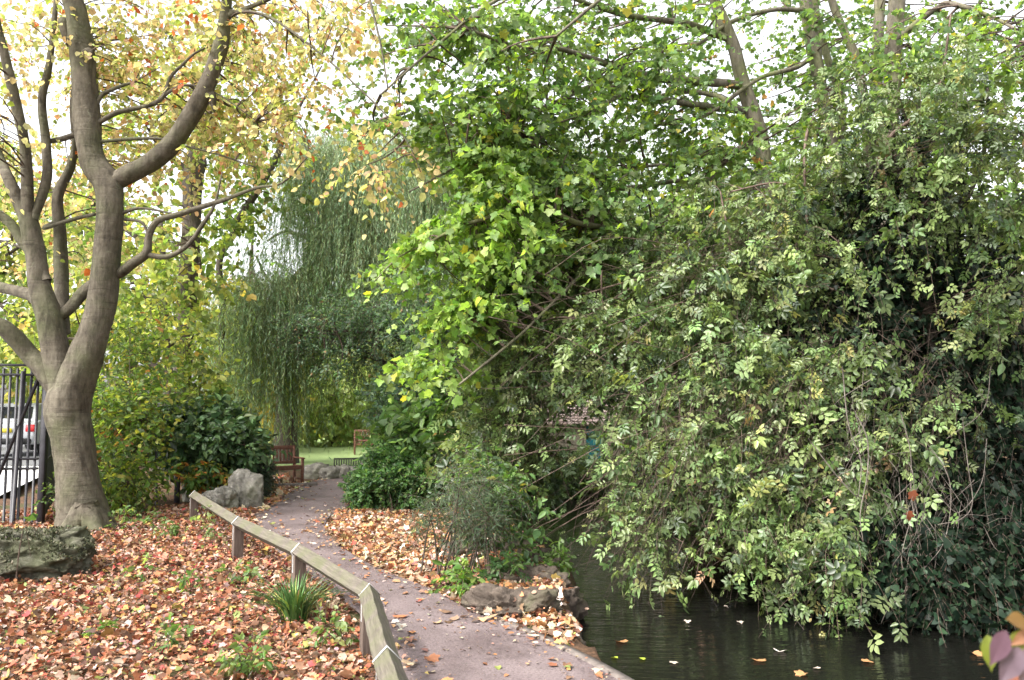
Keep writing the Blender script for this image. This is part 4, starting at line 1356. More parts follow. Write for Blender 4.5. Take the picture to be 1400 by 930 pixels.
IVY_SHADED = [((.010, .022, .011), 5), ((.018, .036, .017), 3), ((.032, .055, .028), 1.0), ((.007, .013, .008), 3)]  # ivy leaf colours lowered to hold the shade over the mound

shrub(290, 665, [(285, 600, 13.4, 64, 36, .8, 64), (250, 590, 13.8, 40, 30, .5, 22), (320, 612, 13.0, 30, 26, .4, 16)], LAUREL, 'large dark glossy laurel bush behind the grey rocks', T_OVAL, .12, 13, (.15, .35), 8, 'leaf_gloss', .2)
shrub(352, 682, [(347, 648, 13.4, 22, 25, .35, 26), (340, 655, 13.4, 14, 18, .3, 8)], DARKG, 'small dark needle-leaved bush beside the wooden bench', T_NARROW, .09, 18, (.12, .28), 14, 'leaf_gloss', .14)
shrub(270, 680, [(272, 648, 12.6, 30, 9, .3, 9)], [((.12, .22, .05), 4), ((.3, .32, .07), 2), ((.5, .22, .06), 2)], 'low plant with orange-tipped leaves between laurel and rocks', T_OVAL, .09, 10, (.1, .2), 7, 'leaf', .1, 5, name='plant', cat='plant')
shrub(175, 700, [(170, 600, 12, 44, 58, .7, 40), (165, 660, 11.3, 36, 30, .45, 20), (195, 560, 12.5, 34, 40, .5, 14), (150, 540, 12.8, 34, 45, .5, 12), (180, 480, 13.2, 50, 40, .6, 12)],
      [((.14, .22, .05), 4), ((.22, .28, .06), 3), ((.09, .15, .04), 3), ((.36, .36, .07), 1.5), ((.35, .16, .06), .25)], 'tall loose yellow-green shrub right of the forked tree', T_OVAL, .085, 12, (.2, .45), 7, 'leaf', .24, 14)
shrub(270, 640, [(260, 480, 14.2, 44, 36, .7, 12), (285, 530, 14, 34, 22, .4, 10), (230, 420, 14.6, 50, 40, .8, 8)],
      YG, 'pale yellowing shrub reaching over the laurel bush', T_ROUND, .09, 9, (.2, .5), 7, 'leaf', .28, 10, base=U(262, 600, 14.4) * [1, 1, 0])
shrub(540, 700, [(535, 655, 12.6, 46, 34, .6, 74), (512, 664, 12.2, 26, 28, .4, 26), (575, 665, 12.2, 30, 28, .4, 26)], BOXG, 'rounded light green shrub on the right side of the path bend', T_OVAL, .055, 20, (.12, .25), 11, 'leaf', .16)
shrub(560, 680, [(560, 605, 13.2, 40, 30, .5, 24), (600, 590, 12.6, 40, 40, .5, 26), (640, 560, 12.4, 36, 50, .5, 24)], [((.12, .21, .06), 4), ((.18, .28, .1), 3), ((.07, .13, .04), 3)],
      'tall bright shrub with long narrow leaves above the rounded shrub', T_OVAL, .15, 10, (.2, .5), 7, 'leaf', .22, 12)
shrub(605, 700, [(640, 500, 13.2, 60, 70, .8, 50), (560, 540, 14, 40, 40, .5, 26), (600, 440, 14.6, 60, 50, .8, 34)], HOLLY, 'dark green leafy shrub filling the space right of the willow', T_OVAL, .08, 16, (.2, .4), 9, 'leaf', .25, 10, base=U(610, 600, 13.6) * [1, 1, 0])
simple_tree(600, 16.8, 420, .22, [(430, 450, 16.6, 50, 22, .8, 20), (490, 435, 16.8, 55, 28, .9, 28), (560, 430, 16.8, 60, 46, 1, 34), (480, 490, 16.6, 60, 18, .6, 12), (590, 500, 16.8, 44, 44, .8, 22)], HOLLY,
            'small-leaved blue-green tree spreading across in front of the willow', ls=.06, tmpl=T_OVAL, per=14, forks=12, nl=11, clr=.26, twl=(.2, .5), droop=.5, tm='leaf')

FB = [((.11, .18, .07), 4), ((.17, .25, .1), 3), ((.07, .11, .05), 3)]
shrub(805, 660, [(790, 640, 16.8, 50, 24, .5, 26), (850, 645, 16.8, 40, 24, .5, 20), (745, 645, 16.2, 40, 30, .5, 22)], FB, 'low green bush on the far bank of the pond below the hut', T_OVAL, .08, 14, (.15, .4), 8, 'leaf', .2, 8, base=[1.7, 17.9, -.05])
shrub(745, 715, [(722, 655, 12.0, 34, 20, .4, 18), (700, 655, 12.0, 36, 22, .4, 16)], FB, 'leafy bush leaning out from the left bank of the pond channel', T_COMP, .11, 9, (.15, .45), 7, 'leaf_rose', .2, 8, base=[-.1, 12.6, -.05], droop=.6)
# dark twiggy multi-stemmed shrub at the path edge
b = gp(617, 788)
rt = empty('twiggy_shrub', b, 'dark thin-stemmed feathery shrub standing in leaves at the path edge', 'shrub')
mb = MB(); fo = Foliage(); tips = []
for k in range(13):
    s0 = b + np.append(R.normal(0, [.13, .07]), -.03)
    tp = U(R.uniform(575, 690), R.uniform(630, 720), 7.4 + R.normal(0, .25))
    mid = s0 + (tp - s0) * .45 + [0, 0, .15]
    P = np.array([s0, mid, tp]); mb.tube(P, [.009, .007, .003], 7, 5, .1)
    q = catmull(P, 8); tips.append(q[10:])
mb.build('stem', M['bark_dark'], rt, smooth=True)
q = np.concatenate(tips)
p0, d0 = around(q, 6, .05)
fo.sprays(p0, d0 * [1, 1, .6] + [0, 0, .15], R.uniform(.12, .34, len(p0)), 13, T_NARROW, .048, [((.08, .12, .07), 4), ((.12, .17, .1), 3), ((.05, .08, .045), 3)], droop=.5, twig=.002, spread=.3)
fo.build(rt, 'foliage', M['leaf'], 'twig', M['twig'])

# sapling with broad leaves beside it
shrub(690, 800, [(685, 680, 7.9, 40, 44, .35, 18), (705, 735, 7.7, 20, 26, .2, 5), (655, 650, 8.2, 36, 26, .3, 9)], [((.10, .18, .05), 4), ((.15, .24, .07), 3), ((.065, .12, .045), 4), ((.3, .3, .08), .4)],
      'slim green sapling with broad leaves beside the twiggy shrub', T_OVAL, .07, 9, (.12, .3), 7, 'leaf', .13, 6, .009, name='sapling', base=gp(683, 800), cat='sapling')
# low plants on the bank
for (px, py, rx, ry, n, lab, pal) in [(640, 800, 26, 10, 7, 'low green weeds at the foot of the twiggy shrub', [((.14, .25, .06), 3), ((.25, .33, .08), 2)]),
                                 (690, 790, 26, 14, 8, 'ivy-like dark low plant above the cracked brown rock', [((.07, .14, .05), 3), ((.12, .2, .07), 2)]),
                                 (760, 778, 16, 9, 4, 'small green plant growing on the upper brown rock', [((.12, .2, .05), 3)])]:
    shrub(px, py, [(px, py - 10, 1.6 * F / (py - 550), rx, ry, .2, n)], pal, lab, T_OVAL, .06, 9, (.06, .16), 6, 'leaf', .07, 4, .004, name='weed', cat='plant')

# ---- left bed plants
def blades(px, py, n, h, w, pal, label, name='grass_tuft', spread=.1):
    b = gp(px, py)
    fo = Foliage()
    a = R.uniform(0, 2 * PI, n); K = 6
    t = np.linspace(0, 1, K)
    lean = R.uniform(.1, 1.1, n); hh = h * R.uniform(.6, 1.15, n)
    r0 = R.uniform(0, spread, n)
    V = []; Fq = []; Cc = []
    col = palette(n, pal, None, .2)
    for i in range(n):
        d = np.array([math.cos(a[i]), math.sin(a[i]), 0]); s = np.array([-d[1], d[0], 0])
        p = b + d * r0[i] + np.array([0, 0, -.01]) + d[None] * (t[:, None] ** 1.7 * lean[i] * hh[i] * .9) + np.array([0, 0, 1.0])[None] * (t[:, None] * hh[i] * (1 - .35 * lean[i] * t[:, None] ** 2))
        wd = w * (1 - t ** 2 * .9)[:, None]
        V.append(np.stack([p - s * wd, p + [0, 0, -w * .5], p + s * wd], 1).reshape(-1, 3))
        o_ = i * K * 3
        for k in range(K - 1):
            Fq += [(o_ + 3 * k, o_ + 3 * k + 1, o_ + 3 * k + 4, o_ + 3 * k + 3), (o_ + 3 * k + 1, o_ + 3 * k + 2, o_ + 3 * k + 5, o_ + 3 * k + 4)]
        Cc.append(np.repeat(col[i:i + 1], K * 3, 0))
    o = mesh_obj(name, np.concatenate(V), [np.array(Fq)], M['leaf_gloss'], cols=np.concatenate(Cc))
    tag(o, label, 'plant')


blades(402, 845, 230, .36, .007, [((.05, .11, .03), 4), ((.09, .17, .05), 3), ((.3, .33, .08), .8)], 'clump of dark green strappy leaves beside the third rail post')
blades(440, 838, 40, .18, .003, [((.4, .36, .2), 3), ((.2, .25, .08), 2)], 'wispy dry grass right of the strappy green clump', spread=.15)
GW = [((.12, .2, .06), 4), ((.19, .27, .09), 2), ((.28, .3, .11), 1)]
wl_ = [(338, 915, 32, 26, 8, 'bright green leafy weed at the bottom of the leaf bed'), (215, 880, 26, 10, 4, 'pale green weed in the middle of the leaf bed'), (150, 860, 20, 9, 2, 'small weed left in the leaf bed near the mossy boulder'),
       (455, 870, 22, 14, 4, 'pale green weed beside the near rail post'), (285, 735, 16, 26, 7, 'upright grey-green weed against the first rail post'), (220, 730, 26, 16, 7, 'low weeds under the yellow-green shrub'),
       (165, 720, 22, 18, 6, 'straggly weeds at the foot of the forked tree'), (75, 690, 16, 24, 6, 'thin pale weed climbing the railing bars'), (30, 722, 8, 6, 1, 'yellow-green five-leaf sprig growing over the mossy boulder'),
       (250, 800, 24, 8, 3, 'patch of small green seedlings in the fallen leaves'), (330, 790, 22, 8, 4, 'patch of yellow-green seedlings under the second rail'), (190, 790, 20, 7, 2, 'few yellow seedlings near the forked tree roots')]
for (px, py, rx, ry, n, lab) in wl_:
    dd = min(1.6 * F / (py - 550), 10.0)
    if 'climbing' in lab: dd = 10.4
    if 'sprig' in lab: dd = 7.2
    bb = gp(px, py) if dd < 9.9 and 'sprig' not in lab else U(px, 700, dd) * [1, 1, 0]
    shrub(px, py, [(px, py - ry * .6, dd, rx, ry, .12, n)], GW if 'grey' not in lab else [((.2, .27, .12), 3), ((.3, .34, .16), 2)], lab, T_OVAL if 'sprig' not in lab else T_MAPLE, .05 if 'sprig' not in lab else .1, 5 if 'sprig' not in lab else 1, (.04, .12), 5 if 'sprig' not in lab else 3, 'leaf', .06 if 'sprig' not in lab else .02, 4, .0035, name='weed', cat='plant', base=bb)

# ---- maple with several stems behind the thicket
D2 = 12.5
mbase = U(1120, 620, D2 + .5); mbase[2] = float(gz(mbase[0], mbase[1])[0])
mr = empty('maple_tree', mbase, 'many-stemmed green maple leaning over the pond behind the thicket', 'tree')
ml = [
    [(1085, 700, 30), (1075, 500, 24), (1060, 360, 20), (1048, 260, 18), (1038, 190, 20), (1030, 157, 18), (1014, 107, 16), (1003, 64, 15), (989, 29, 14), (977, 0, 12), (955, -70, 10, -.2), (930, -170, 7, -.5)],
    [(1110, 700, 30, .6), (1130, 450, 22, .6), (1142, 280, 17, .6), (1134, 190, 15, .6), (1129, 161, 14, .6), (1121, 114, 14, .6), (1111, 61, 15, .6), (1101, 0, 14, .6), (1090, -80, 11, .6), (1080, -200, 7, .6)],
    [(1145, 300, 10, 1), (1150, 146, 9, 1), (1132, 82, 8, 1), (1118, 25, 7, 1), (1110, -40, 6, 1)],
    [(1190, 300, 12, 1.2), (1184, 160, 11, 1.2), (1171, 82, 10, 1.2), (1154, 43, 9, 1.2), (1137, 0, 8, 1.2), (1120, -80, 6, 1.2)],
    [(1170, 700, 34, .2), (1195, 450, 26, .2), (1208, 280, 22, .2), (1212, 196, 20, .2), (1218, 143, 20, .2), (1221, 71, 19, .2), (1226, 0, 18, .2), (1232, -100, 14, .2), (1240, -220, 8, .2)],
    [(1195, 330, 14, 1.5), (1197, 178, 13, 1.5), (1200, 71, 12, 1.5), (1203, 0, 12, 1.5), (1208, -90, 9, 1.5)],
    [(993, 52, 8), (960, 40, 8, -.3), (940, 33, 8, -.5), (900, 27, 7, -.8), (852, 20, 6, -1.2), (800, 4, 5, -1.6), (740, -20, 3, -2)],
    [(1008, 116, 10), (960, 112, 10, -.3), (900, 107, 9, -.7), (875, 102, 9, -.9), (842, 92, 8, -1.2), (800, 78, 7, -1.5), (760, 66, 5, -1.8), (700, 62, 4, -2.2), (640, 40, 3, -2.5)],
    [(875, 102, 6, -.9), (840, 110, 6, -1.2), (809, 118, 6, -1.5), (769, 135, 5, -1.9), (723, 161, 5, -2.2), (677, 194, 4, -2.5), (620, 230, 3, -2.8), (560, 262, 2, -3)],
    [(1018, 152, 8), (960, 145, 8, -.3), (900, 136, 7, -.6), (850, 133, 6, -.9), (835, 138, 5, -1.2), (790, 165, 4, -1.5), (740, 190, 3, -1.8)],
    [(1016, 150, 6), (975, 130, 6, .4), (930, 126, 5, .6), (880, 140, 4, .8), (850, 170, 3, 1)],
    [(1036, 190, 9), (1012, 203, 8, -.4), (996, 214, 8, -.7), (961, 253, 7, -1.2), (930, 285, 7, -1.6), (905, 303, 6, -1.9), (860, 315, 6, -2.2), (820, 310, 6, -2.5), (783, 303, 6, -2.8), (752, 285, 5, -3), (726, 270, 5, -3.1), (673, 296, 4.5, -3.2), (628, 310, 4, -3.3), (590, 330, 3, -3.4), (545, 352, 2, -3.4), (512, 385, 1.5, -3.4)],
    [(1010, 205, 6), (960, 240, 5, .2), (905, 250, 5, .3), (860, 257, 6, .3), (830, 255, 5, .3), (790, 240, 3, .3)],
    [(905, 303, 5, -1.9), (870, 330, 5, -2.4), (830, 345, 4, -2.7), (770, 400, 4, -3), (720, 450, 3, -3.2), (660, 500, 3, -3.4), (610, 540, 2, -3.5)],
    [(1100, 14, 6, .5), (1093, 14, 6, .4), (1054, 14, 5, .2), (1000, 30, 5, 0), (955, 60, 4, -.2), (900, 80, 4, -.5), (840, 120, 3, -.8)],
    [(1107, 80, 6, .5), (1090, 92, 5, .4), (1061, 100, 5, .2), (1032, 111, 5, 0), (960, 160, 4, -.5), (900, 170, 4, -.9), (850, 195, 3, -1.3)],
    [(1226, 60, 8, .2), (1232, 50, 8, 0), (1257, 29, 7, -.3), (1280, 12, 6, -.6), (1300, 5, 6, -.9), (1360, 25, 4, -1.3), (1420, 60, 3, -1.7)],
    [(960, -60, 7, -.2), (880, -60, 6, -1), (780, -30, 5, -1.8), (680, 0, 4, -2.5), (600, 60, 3, -3), (520, 130, 2, -3.4)],
    [(1220, -40, 8), (1130, -90, 7, -1), (1010, -100, 6, -2), (900, -60, 5, -2.8), (820, 0, 4, -3.2), (760, 50, 3, -3.5)],
    [(960, 253, 5, -1.2), (930, 230, 4, -1.4), (900, 226, 4, -1.6), (870, 232, 3, -1.8), (840, 250, 3, -2)],
]
mb = MB(); ml = [[(q[0], q[1], q[2] * 1.25, (q[3] if len(q) > 3 else 0) - .45 * min(1, max(0, (1000 - q[0]) / 150))) for q in L_] for L_ in ml]
ML = add_limbs(mb, ml, D2, 12, .12, 5); mb.build('trunk', M['bark_maple'], mr, smooth=True)
fo = Foliage()
mc = [(570, 45, 9.8, 80, 55, 1.2, 20), (680, 60, 10, 110, 80, 1.6, 48), (820, 60, 11, 110, 80, 1.6, 40), (940, 40, 12.5, 90, 80, 1.8, 26), (1090, 60, 14, 120, 90, 1.6, 42), (1240, 60, 13, 140, 90, 1.8, 52), (1370, 60, 12, 80, 90, 1.5, 22),
      (660, 150, 9.8, 90, 50, 1.2, 28), (760, 170, 10.4, 100, 70, 1.5, 36), (900, 160, 11.6, 110, 70, 1.6, 36), (540, 150, 9.8, 45, 30, .6, 6), (880, 330, 12.5, 90, 60, 1.2, 26), (780, 330, 9.6, 80, 50, .6, 20), (880, 290, 9.9, 90, 50, .6, 18), (700, 400, 9.4, 60, 60, .5, 14), (980, 210, 11, 80, 50, .8, 18), (1330, 60, 9.5, 90, 60, .6, 14), (1060, 150, 13.5, 110, 60, 1, 12), (1240, 150, 13.5, 60, 60, 1, 12), (980, 280, 12.6, 80, 70, 1.2, 22), (1140, 200, 14, 120, 60, 1.2, 24),
      (800, 250, 10.2, 90, 50, 1, 30), (720, 240, 9.6, 70, 50, .8, 22), (880, -140, 11, 450, 110, 3, 60), (1330, 170, 13, 90, 60, 1.2, 18), (620, 200, 9.6, 40, 20, .4, 5)]
cl = np.concatenate([blob(*c) for c in mc])
links_to(fo, ML, cl, .017, .08)
p0, d0 = layer(cl, 6, .42)
fo.sprays(p0, d0 + [-.3, -.1, -.12], R.uniform(.25, .6, len(p0)), 9, T_MAPLE, .067, MAPG, droop=.35, twig=.003, flatness=1.1)
lc = [(680, 250, 9.2, 40, 36, .35, 11), (640, 300, 9.1, 40, 24, .3, 9), (600, 332, 9.0, 36, 12, .25, 6), (550, 366, 9.0, 20, 7, .12, 3), (700, 320, 9.2, 45, 40, .4, 12), (630, 430, 9.0, 30, 30, .3, 7), (605, 490, 8.9, 16, 22, .2, 5), (660, 390, 9.0, 40, 40, .3, 9), (690, 210, 9.4, 40, 30, .4, 8)]
cl = np.concatenate([blob(*c) for c in lc])
links_to(fo, ML, cl, .011, .05)
p0, d0 = layer(cl, 8, .3)
fo.sprays(p0, d0 * [1, 1, .5] + [-.6, -.3, -.22], R.uniform(.2, .5, len(p0)), 8, T_MAPLE, .074, MAP_LIT, droop=.5, twig=.003)
fo.build(mr, 'crown', M['leaf'], 'twig', M['twig'])

# ---- ivy mound at the right
ib = U(1260, 700, 9.0); ib[2] = float(gz(ib[0], ib[1])[0])
ir = empty('ivy_mound', ib, 'dark ivy-clad thicket falling to the pond at the right', 'ivy')
mb = MB()
ivl = [[(1290, 900, 24, .3), (1280, 700, 22, .3), (1273, 560, 18, .2), (1275, 480, 16, .2), (1262, 400, 15, .2), (1248, 320, 13, .2), (1235, 250, 10, .2), (1222, 215, 6, .2)],
       [(1280, 520, 10, .1), (1320, 480, 9, .1), (1360, 450, 10, .1), (1420, 450, 9, .1)],
       [(1275, 640, 12, .5), (1240, 560, 8, .5), (1200, 480, 7, .5), (1150, 420, 6, .4), (1110, 400, 4, .2)],
       [(1285, 600, 12, .5), (1340, 540, 8, .5), (1400, 400, 7, .5)],
       [(1262, 390, 8, .2), (1310, 300, 7, .3), (1345, 210, 6, .3), (1350, 120, 4, .3)],
       [(1200, 900, 20, 1.2), (1180, 600, 14, 1.2), (1140, 400, 9, 1), (1120, 300, 6, 1)]]
IL = add_limbs(mb, ivl, 8.9, 9, .15, 4); mb.build('trunk', M['bark_dark'], ir, smooth=True)
fo = Foliage()
iv = [(1230, 330, 9.4, 130, 90, .8, 130), (1150, 450, 9.2, 90, 90, .8, 90), (1290, 480, 9.6, 130, 120, .9, 170), (1200, 620, 8.6, 110, 120, .8, 190), (1340, 650, 8.6, 120, 150, .9, 230), (1180, 760, 7.9, 90, 80, .6, 120), (1300, 800, 7.4, 130, 90, .6, 200), (1400, 780, 7.6, 100, 120, .8, 120), (1400, 480, 9, 80, 140, .8, 90), (1110, 640, 9.2, 60, 110, .6, 70), (1230, 230, 9.4, 90, 60, .6, 30)]
cl = np.concatenate([blob(*c, .45) for c in iv])
p0, d0 = around(cl, 7, .18)
fo.sprays(p0, d0 * [1, 1, .3] + [0, -.3, -.4], R.uniform(.15, .4, len(p0)), 7, T_IVY, .062, IVY_SHADED, droop=.6, twig=.003, up=.25, flatness=.6)
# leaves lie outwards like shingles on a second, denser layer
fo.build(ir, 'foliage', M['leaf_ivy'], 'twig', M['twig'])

# ---- bramble and dog-rose thicket arching over the pond
rb = U(1090, 700, 9.8); rb[2] = -.02
rr = empty('rose_thicket', rb, 'sprawling grey-green rambling rose thicket arching over the pond', 'shrub')
mb = MB(); RLm = []
canes = []
def arch(p0, p1, rise, r=.012, n=6):
    t = np.linspace(0, 1, n)[:, None]
    P = p0 * (1 - t) + p1 * t + np.array([0, 0, 1.0]) * (rise * 4 * t * (1 - t))
    P = P + R.normal(0, .05, P.shape) * np.sin(PI * t)
    mb.tube(P, np.linspace(r, r * .35, n), 6, 3, .05)
    RLm.append(catmull(P, 3))
for k in range(210):
    s0 = U(R.uniform(1010, 1330), R.uniform(430, 780), R.uniform(9.2, 10.6))
    e0 = U(R.uniform(640, 1150), R.uniform(330, 800), R.uniform(7.6, 10.6))
    arch(s0, e0, R.uniform(.2, .9), R.uniform(.003, .010))
for k in range(160):
    s0 = U(R.uniform(850, 1150), R.uniform(380, 640), R.uniform(9.6, 10.6))
    e0 = s0 + [R.normal(-.5, .4), R.normal(-.3, .3), -R.uniform(.8, 2.0)]
    arch(s0, e0, .2, R.uniform(.003, .008))
for L_ in [[(1220, 290, 7), (1205, 240, 8), (1215, 190, 8), (1250, 160, 8), (1285, 118, 7), (1292, 80, 5), (1300, 20, 3)], [(1105, 340, 5), (1100, 240, 6), (1102, 190, 6), (1110, 165, 5)],
           [(1098, 260, 4), (1060, 250, 4), (1000, 262, 3)], [(940, 385, 3), (900, 380, 3), (860, 385, 4), (800, 402, 3)], [(885, 440, 4), (830, 437, 5), (765, 434, 4), (740, 440, 2)],
           [(885, 475, 6), (850, 450, 6), (825, 420, 5), (822, 370, 4)], [(1250, 430, 5), (1215, 370, 4), (1170, 340, 3)], [(1000, 335, 4), (990, 290, 4), (985, 262, 3)]]:
    P, r_ = px_limb(L_, 9.0); mb.tube(P, r_ * .75, 6, 4, .1); RLm.append(catmull(P, 4))
mb.build('cane', M['cane'], rr, smooth=True)
fo = Foliage()
rc = [(700, 440, 9.9, 80, 60, .7, 40), (760, 360, 10, 90, 46, .7, 34), (840, 345, 9.8, 90, 36, .6, 22), (950, 330, 9.6, 100, 44, .7, 30), (1060, 280, 9.4, 110, 56, .8, 40), (1170, 230, 9.2, 90, 60, .7, 34), (1300, 150, 8.8, 120, 90, .8, 44), (1180, 130, 9.2, 60, 40, .6, 8),
      (1375, 230, 8.4, 60, 90, .6, 26), (720, 530, 9.8, 90, 60, .7, 50), (690, 600, 9.7, 60, 36, .6, 28), (745, 600, 9.4, 50, 22, .4, 11), (860, 460, 9.2, 110, 70, .7, 58), (970, 400, 9.0, 100, 70, .6, 56), (1080, 360, 8.8, 80, 60, .6, 40),
      (900, 560, 8.8, 90, 60, .6, 48), (1000, 500, 8.6, 90, 70, .6, 56), (905, 660, 8.4, 46, 46, .4, 26), (890, 712, 8.1, 22, 26, .25, 7), (1000, 610, 8.3, 90, 60, .5, 44), (1040, 675, 7.9, 70, 40, .4, 28), (1100, 560, 8.2, 60, 60, .4, 22), (1150, 660, 7.7, 40, 60, .3, 14),
      (1060, 728, 7.5, 60, 26, .3, 14), (1140, 770, 7.0, 18, 50, .2, 9), (1190, 500, 8.0, 60, 20, .3, 7), (1160, 400, 8.4, 50, 30, .3, 6), (1250, 615, 7.6, 50, 14, .2, 5), (1375, 400, 8.0, 40, 60, .4, 14), (1130, 480, 8.2, 50, 40, .3, 10), (1290, 300, 8.6, 80, 30, .4, 10), (1180, 580, 7.8, 60, 20, .3, 7), (1290, 540, 7.9, 70, 20, .3, 8), (850, 570, 9.4, 30, 40, .4, 7)]
cl = np.concatenate([blob(*c) for c in rc])
links_to(fo, RLm, cl, .006, .05, 2.5)
p0, d0 = around(cl, 4, .2)
tgt = unit(d0 * [.8, .8, .4] + [-.55, -.45, -.35])
pick = R.random(len(p0))
for lo_, hi_, tm_, sz_ in ((0, .5, T_COMP, .105), (.5, .8, T_COMP7, .12), (.8, .92, T_COMP3, .09), (.92, 1.01, T_OVAL, .06)):
    q_ = (pick >= lo_) & (pick < hi_)
    fo.sprays(p0[q_], tgt[q_], R.uniform(.25, .65, q_.sum()), 7 if sz_ > .07 else 12, tm_, sz_, ROSE, droop=.55, twig=.0035, spread=.45, gj=.75, flatness=.7, lv=.33)
# brown fine twigs hanging through the thicket
tw = np.concatenate([blob(*c) for c in [(960, 600, 8.2, 150, 110, .8, 420), (1090, 600, 8.0, 70, 110, .5, 330), (900, 700, 8.2, 70, 60, .4, 120), (780, 500, 9.5, 110, 130, .6, 260), (1000, 330, 9, 160, 70, .6, 160), (1230, 560, 7.9, 110, 150, .5, 200)]])
t_ = np.linspace(0, 1, 7)[None, :, None]
dd_ = unit(R.normal(0, .5, (len(tw), 3)) + [-.3, -.2, -.9])
cv = R.normal(0, .35, (len(tw), 1, 3))
L_ = R.uniform(.3, 1.0, len(tw))[:, None, None]
fo.twigs(tw[:, None] + (dd_[:, None] * t_ + cv * t_ * (1 - t_)) * L_, R.uniform(.0015, .004, len(tw)))
fo.build(rr, 'foliage', M['leaf_rose'], 'twig', M['twig'])

# deep inner foliage behind it, an older thicket of dull leaves closing the view
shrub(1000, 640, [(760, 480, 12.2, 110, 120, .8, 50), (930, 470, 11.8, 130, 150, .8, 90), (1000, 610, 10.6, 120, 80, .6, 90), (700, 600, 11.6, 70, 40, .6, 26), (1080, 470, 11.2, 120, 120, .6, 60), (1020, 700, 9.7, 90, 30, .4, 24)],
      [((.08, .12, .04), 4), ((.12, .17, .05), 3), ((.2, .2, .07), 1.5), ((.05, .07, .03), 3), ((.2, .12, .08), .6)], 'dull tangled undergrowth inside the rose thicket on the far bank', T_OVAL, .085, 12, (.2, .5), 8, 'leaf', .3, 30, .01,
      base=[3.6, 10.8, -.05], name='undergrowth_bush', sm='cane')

# bare hanging vines
vb = U(1250, 560, 7.3)
vr = empty('hanging_vine', vb, 'tangle of bare pale twigs hanging in front of the dark ivy', 'vine')
for L_ in [[(1238, 560, 3), (1248, 620, 3), (1250, 680, 3), (1262, 740, 2.5), (1275, 800, 2), (1262, 850, 1.5), (1225, 885, 1.2)],
           [(1262, 600, 2), (1290, 640, 2.5), (1300, 680, 2), (1290, 740, 2), (1262, 775, 2), (1235, 810, 1.6)],
           [(1320, 570, 2), (1325, 640, 2.4), (1330, 690, 2.2), (1310, 712, 2), (1280, 720, 2), (1250, 745, 1.6), (1240, 800, 1.4)],
           [(1264, 640, 2), (1300, 690, 2), (1320, 700, 2), (1345, 660, 1.8), (1352, 600, 1.5)],
           [(1240, 700, 1.8), (1228, 760, 1.8), (1235, 800, 1.6), (1212, 830, 1.6), (1205, 850, 1.4)],
           [(1245, 760, 1.8), (1268, 780, 1.8), (1288, 790, 1.3)], [(1255, 700, 1.8), (1285, 745, 1.8), (1305, 765, 1.2)],
           [(1350, 720, 2), (1370, 755, 2), (1400, 745, 2), (1440, 700, 2)], [(1330, 760, 1.6), (1360, 795, 1.8), (1400, 780, 1.8), (1440, 770, 2)],
           [(1160, 560, 3), (1175, 600, 3), (1172, 650, 3), (1165, 700, 2.4), (1170, 740, 1.8)], [(1150, 500, 3), (1160, 580, 3), (1180, 630, 2.6), (1178, 680, 2)],
           [(1040, 800, 1.4), (1080, 830, 1.5), (1110, 870, 1.2), (1150, 880, 1)], [(1100, 600, 3), (1140, 650, 3), (1165, 680, 2.6)], [(1360, 500, 2), (1350, 560, 2.2), (1300, 600, 1.6)],
           [(1258, 690, 2), (1266, 760, 2), (1250, 820, 2), (1258, 868, 1.3)]]:
    mb = MB(); P, r_ = px_limb(L_, 6.95); P = P + R.normal(0, .06, (1, 3)) * [0, 1, 0]
    P = P + np.column_stack([np.convolve(R.normal(0, .02, len(P) + 2), [.5, .5, .5], 'valid')[:len(P)], np.zeros(len(P)), np.zeros(len(P))]); mb.tube(P, r_ * .5, 6, 5, .2); mb.build('stem', M['bare'], vr, smooth=True)
fo = Foliage(); tw = np.concatenate([blob(1265, 700, 7.2, 70, 110, .3, 70), blob(1360, 690, 7.3, 50, 110, .3, 36), blob(1180, 620, 7.4, 40, 110, .3, 40)])
t_ = np.linspace(0, 1, 9)[None, :, None]; n_ = len(tw)
w1 = R.normal(0, .10, (n_, 1, 3)); dd_ = unit(R.normal(0, .45, (n_, 3)) + [0, 0, -1.0])
fo.twigs(tw[:, None] + dd_[:, None] * t_ * R.uniform(.3, .9, (n_, 1, 1)) + w1 * np.sin(t_ * 7 + R.uniform(0, 6, (n_, 1, 1))) * .5, R.uniform(.0018, .004, n_))
mesh_obj('twig', fo.tv[0], fo.tf, M['bare'], vr)
# two orange leaves caught in it
for (x, y) in [(1246, 672), (1241, 700)]:
    fo = Foliage(); fo.leaves(np.array([U(x, y, 6.85)]), np.array([[.3, 0, -1.0]]), np.array([[.2, -1.0, .3]]), np.array([.085]), T_MAPLE, np.array([[.24, .075, .035]]))
    o = mesh_obj('caught_leaf', fo.lv[0], fo.lf, M['leaf_dry'], cols=fo.lc[0]); tag(o, 'orange maple leaf caught in the bare vines, %s of the two' % ('upper' if y < 690 else 'lower'), 'leaf')

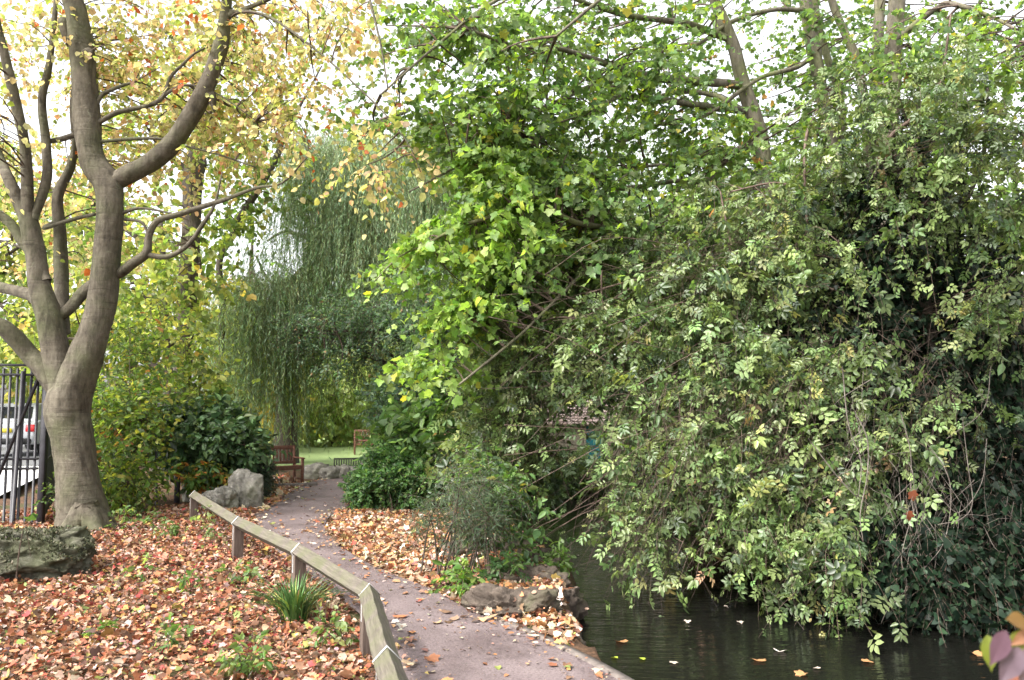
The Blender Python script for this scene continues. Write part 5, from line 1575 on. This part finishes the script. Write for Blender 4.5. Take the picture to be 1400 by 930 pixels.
# ---- near sprig with purple leaves at the lower right
nb = np.array([1.06, 1.42, -.02])
nr = empty('purple_leaved_plant', nb, 'blurred purple and orange-tinged leafy sprig close by at lower right', 'plant')
mb = MB(); tp = U(1392, 880, 1.45)
for dx in (0, .07, .16):
    mb.tube([nb + [dx, 0, 0], nb + [dx * 1.2, .02, .6], tp + [dx * .9 + .01, 0, .0]], [.006, .005, .003], 7, 5)
mb.build('stem', M['cane'], nr, smooth=True)
fo = Foliage()
L_ = [((1376, 862), (1358, 908), .055, (.17, .095, .125)), ((1394, 885), (1372, 932), .058, (.17, .095, .125)), ((1398, 860), (1385, 915), 0.055, (.2, .21, .04)),
      ((1405, 850), (1378, 846), .05, (.25, .14, .05)), ((1412, 862), (1388, 880), .045, (.32, .18, .1)), ((1425, 880), (1398, 935), .07, (.24, .2, .17)), ((1402, 895), (1378, 955), .05, (.32, .12, .08)), ((1430, 850), (1420, 800), .06, (.15, .16, .04)), ((1350, 868), (1358, 915), .035, (.2, .21, .04))]
for a_, b_, s_, c_ in L_:
    dz = 1.34 if c_[2] > .12 else 1.41; pa = U(*a_, dz + .02); pb_ = U(*b_, dz)
    fo.leaves(pa[None], (pb_ - pa)[None], np.array([[R.normal(0, .3), -1.0, .5]]), np.array([np.linalg.norm(pb_ - pa)]), T_SMOOTH, palette(1, [(c_, 1)], None, .1))
fo.build(nr, 'foliage', M['leaf'])

# ---- unseen tree, added above the frame to shade the right of the pond
tb = np.array([5.6, .2, -.1])
tt = empty('added_shade_tree', tb, 'unseen broad green tree added to shade the right side of the pond', 'tree')
mb = MB()
P = np.array([tb, tb + [-.2, .3, 1.8], tb + [-.5, .9, 3.6], tb + [-.9, 1.8, 5.6], tb + [-1.2, 2.4, 7.4]]); mb.tube(P, [.3, .24, .2, .12, .05], 12, 5, .12); TL = [catmull(P, 5)]
for e_ in [(1.6, 4.6, 6.2), (3.4, 5.4, 6.6), (5.8, 4.8, 6.4), (7.2, 3.2, 6.2), (2.2, 1.6, 6.0)]:
    a = TL[0][int(R.uniform(8, 14))]; e_ = np.array(e_); P = np.array([a, (a + e_) / 2 + [0, 0, .4], e_]); mb.tube(P, [.1, .07, .03], 8, 5, .1); TL.append(catmull(P, 5))
mb.build('trunk', M['bark_maple'], tt, smooth=True)
fo = Foliage()
cl = np.concatenate([np.array(c) + ball(n) * np.array(rr_) for c, rr_, n in [((2.2, 4.4, 6.5), (1.5, 1.2, .8), 60), ((4.0, 5.0, 6.9), (1.7, 1.2, .8), 70), ((6.4, 4.4, 6.6), (1.8, 1.6, 1.0), 70), ((4.4, 2.4, 7.2), (2.2, 1.6, 1.0), 60)]])
links_to(fo, TL, cl, .01, .1)
p0, d0 = around(cl, 7, .4)
fo.sprays(p0, d0, R.uniform(.3, .7, len(p0)), 8, T_MAPLE, .13, MAPG, droop=.3, twig=.004)
fo.build(tt, 'crown', M['leaf'], 'twig', M['twig'])
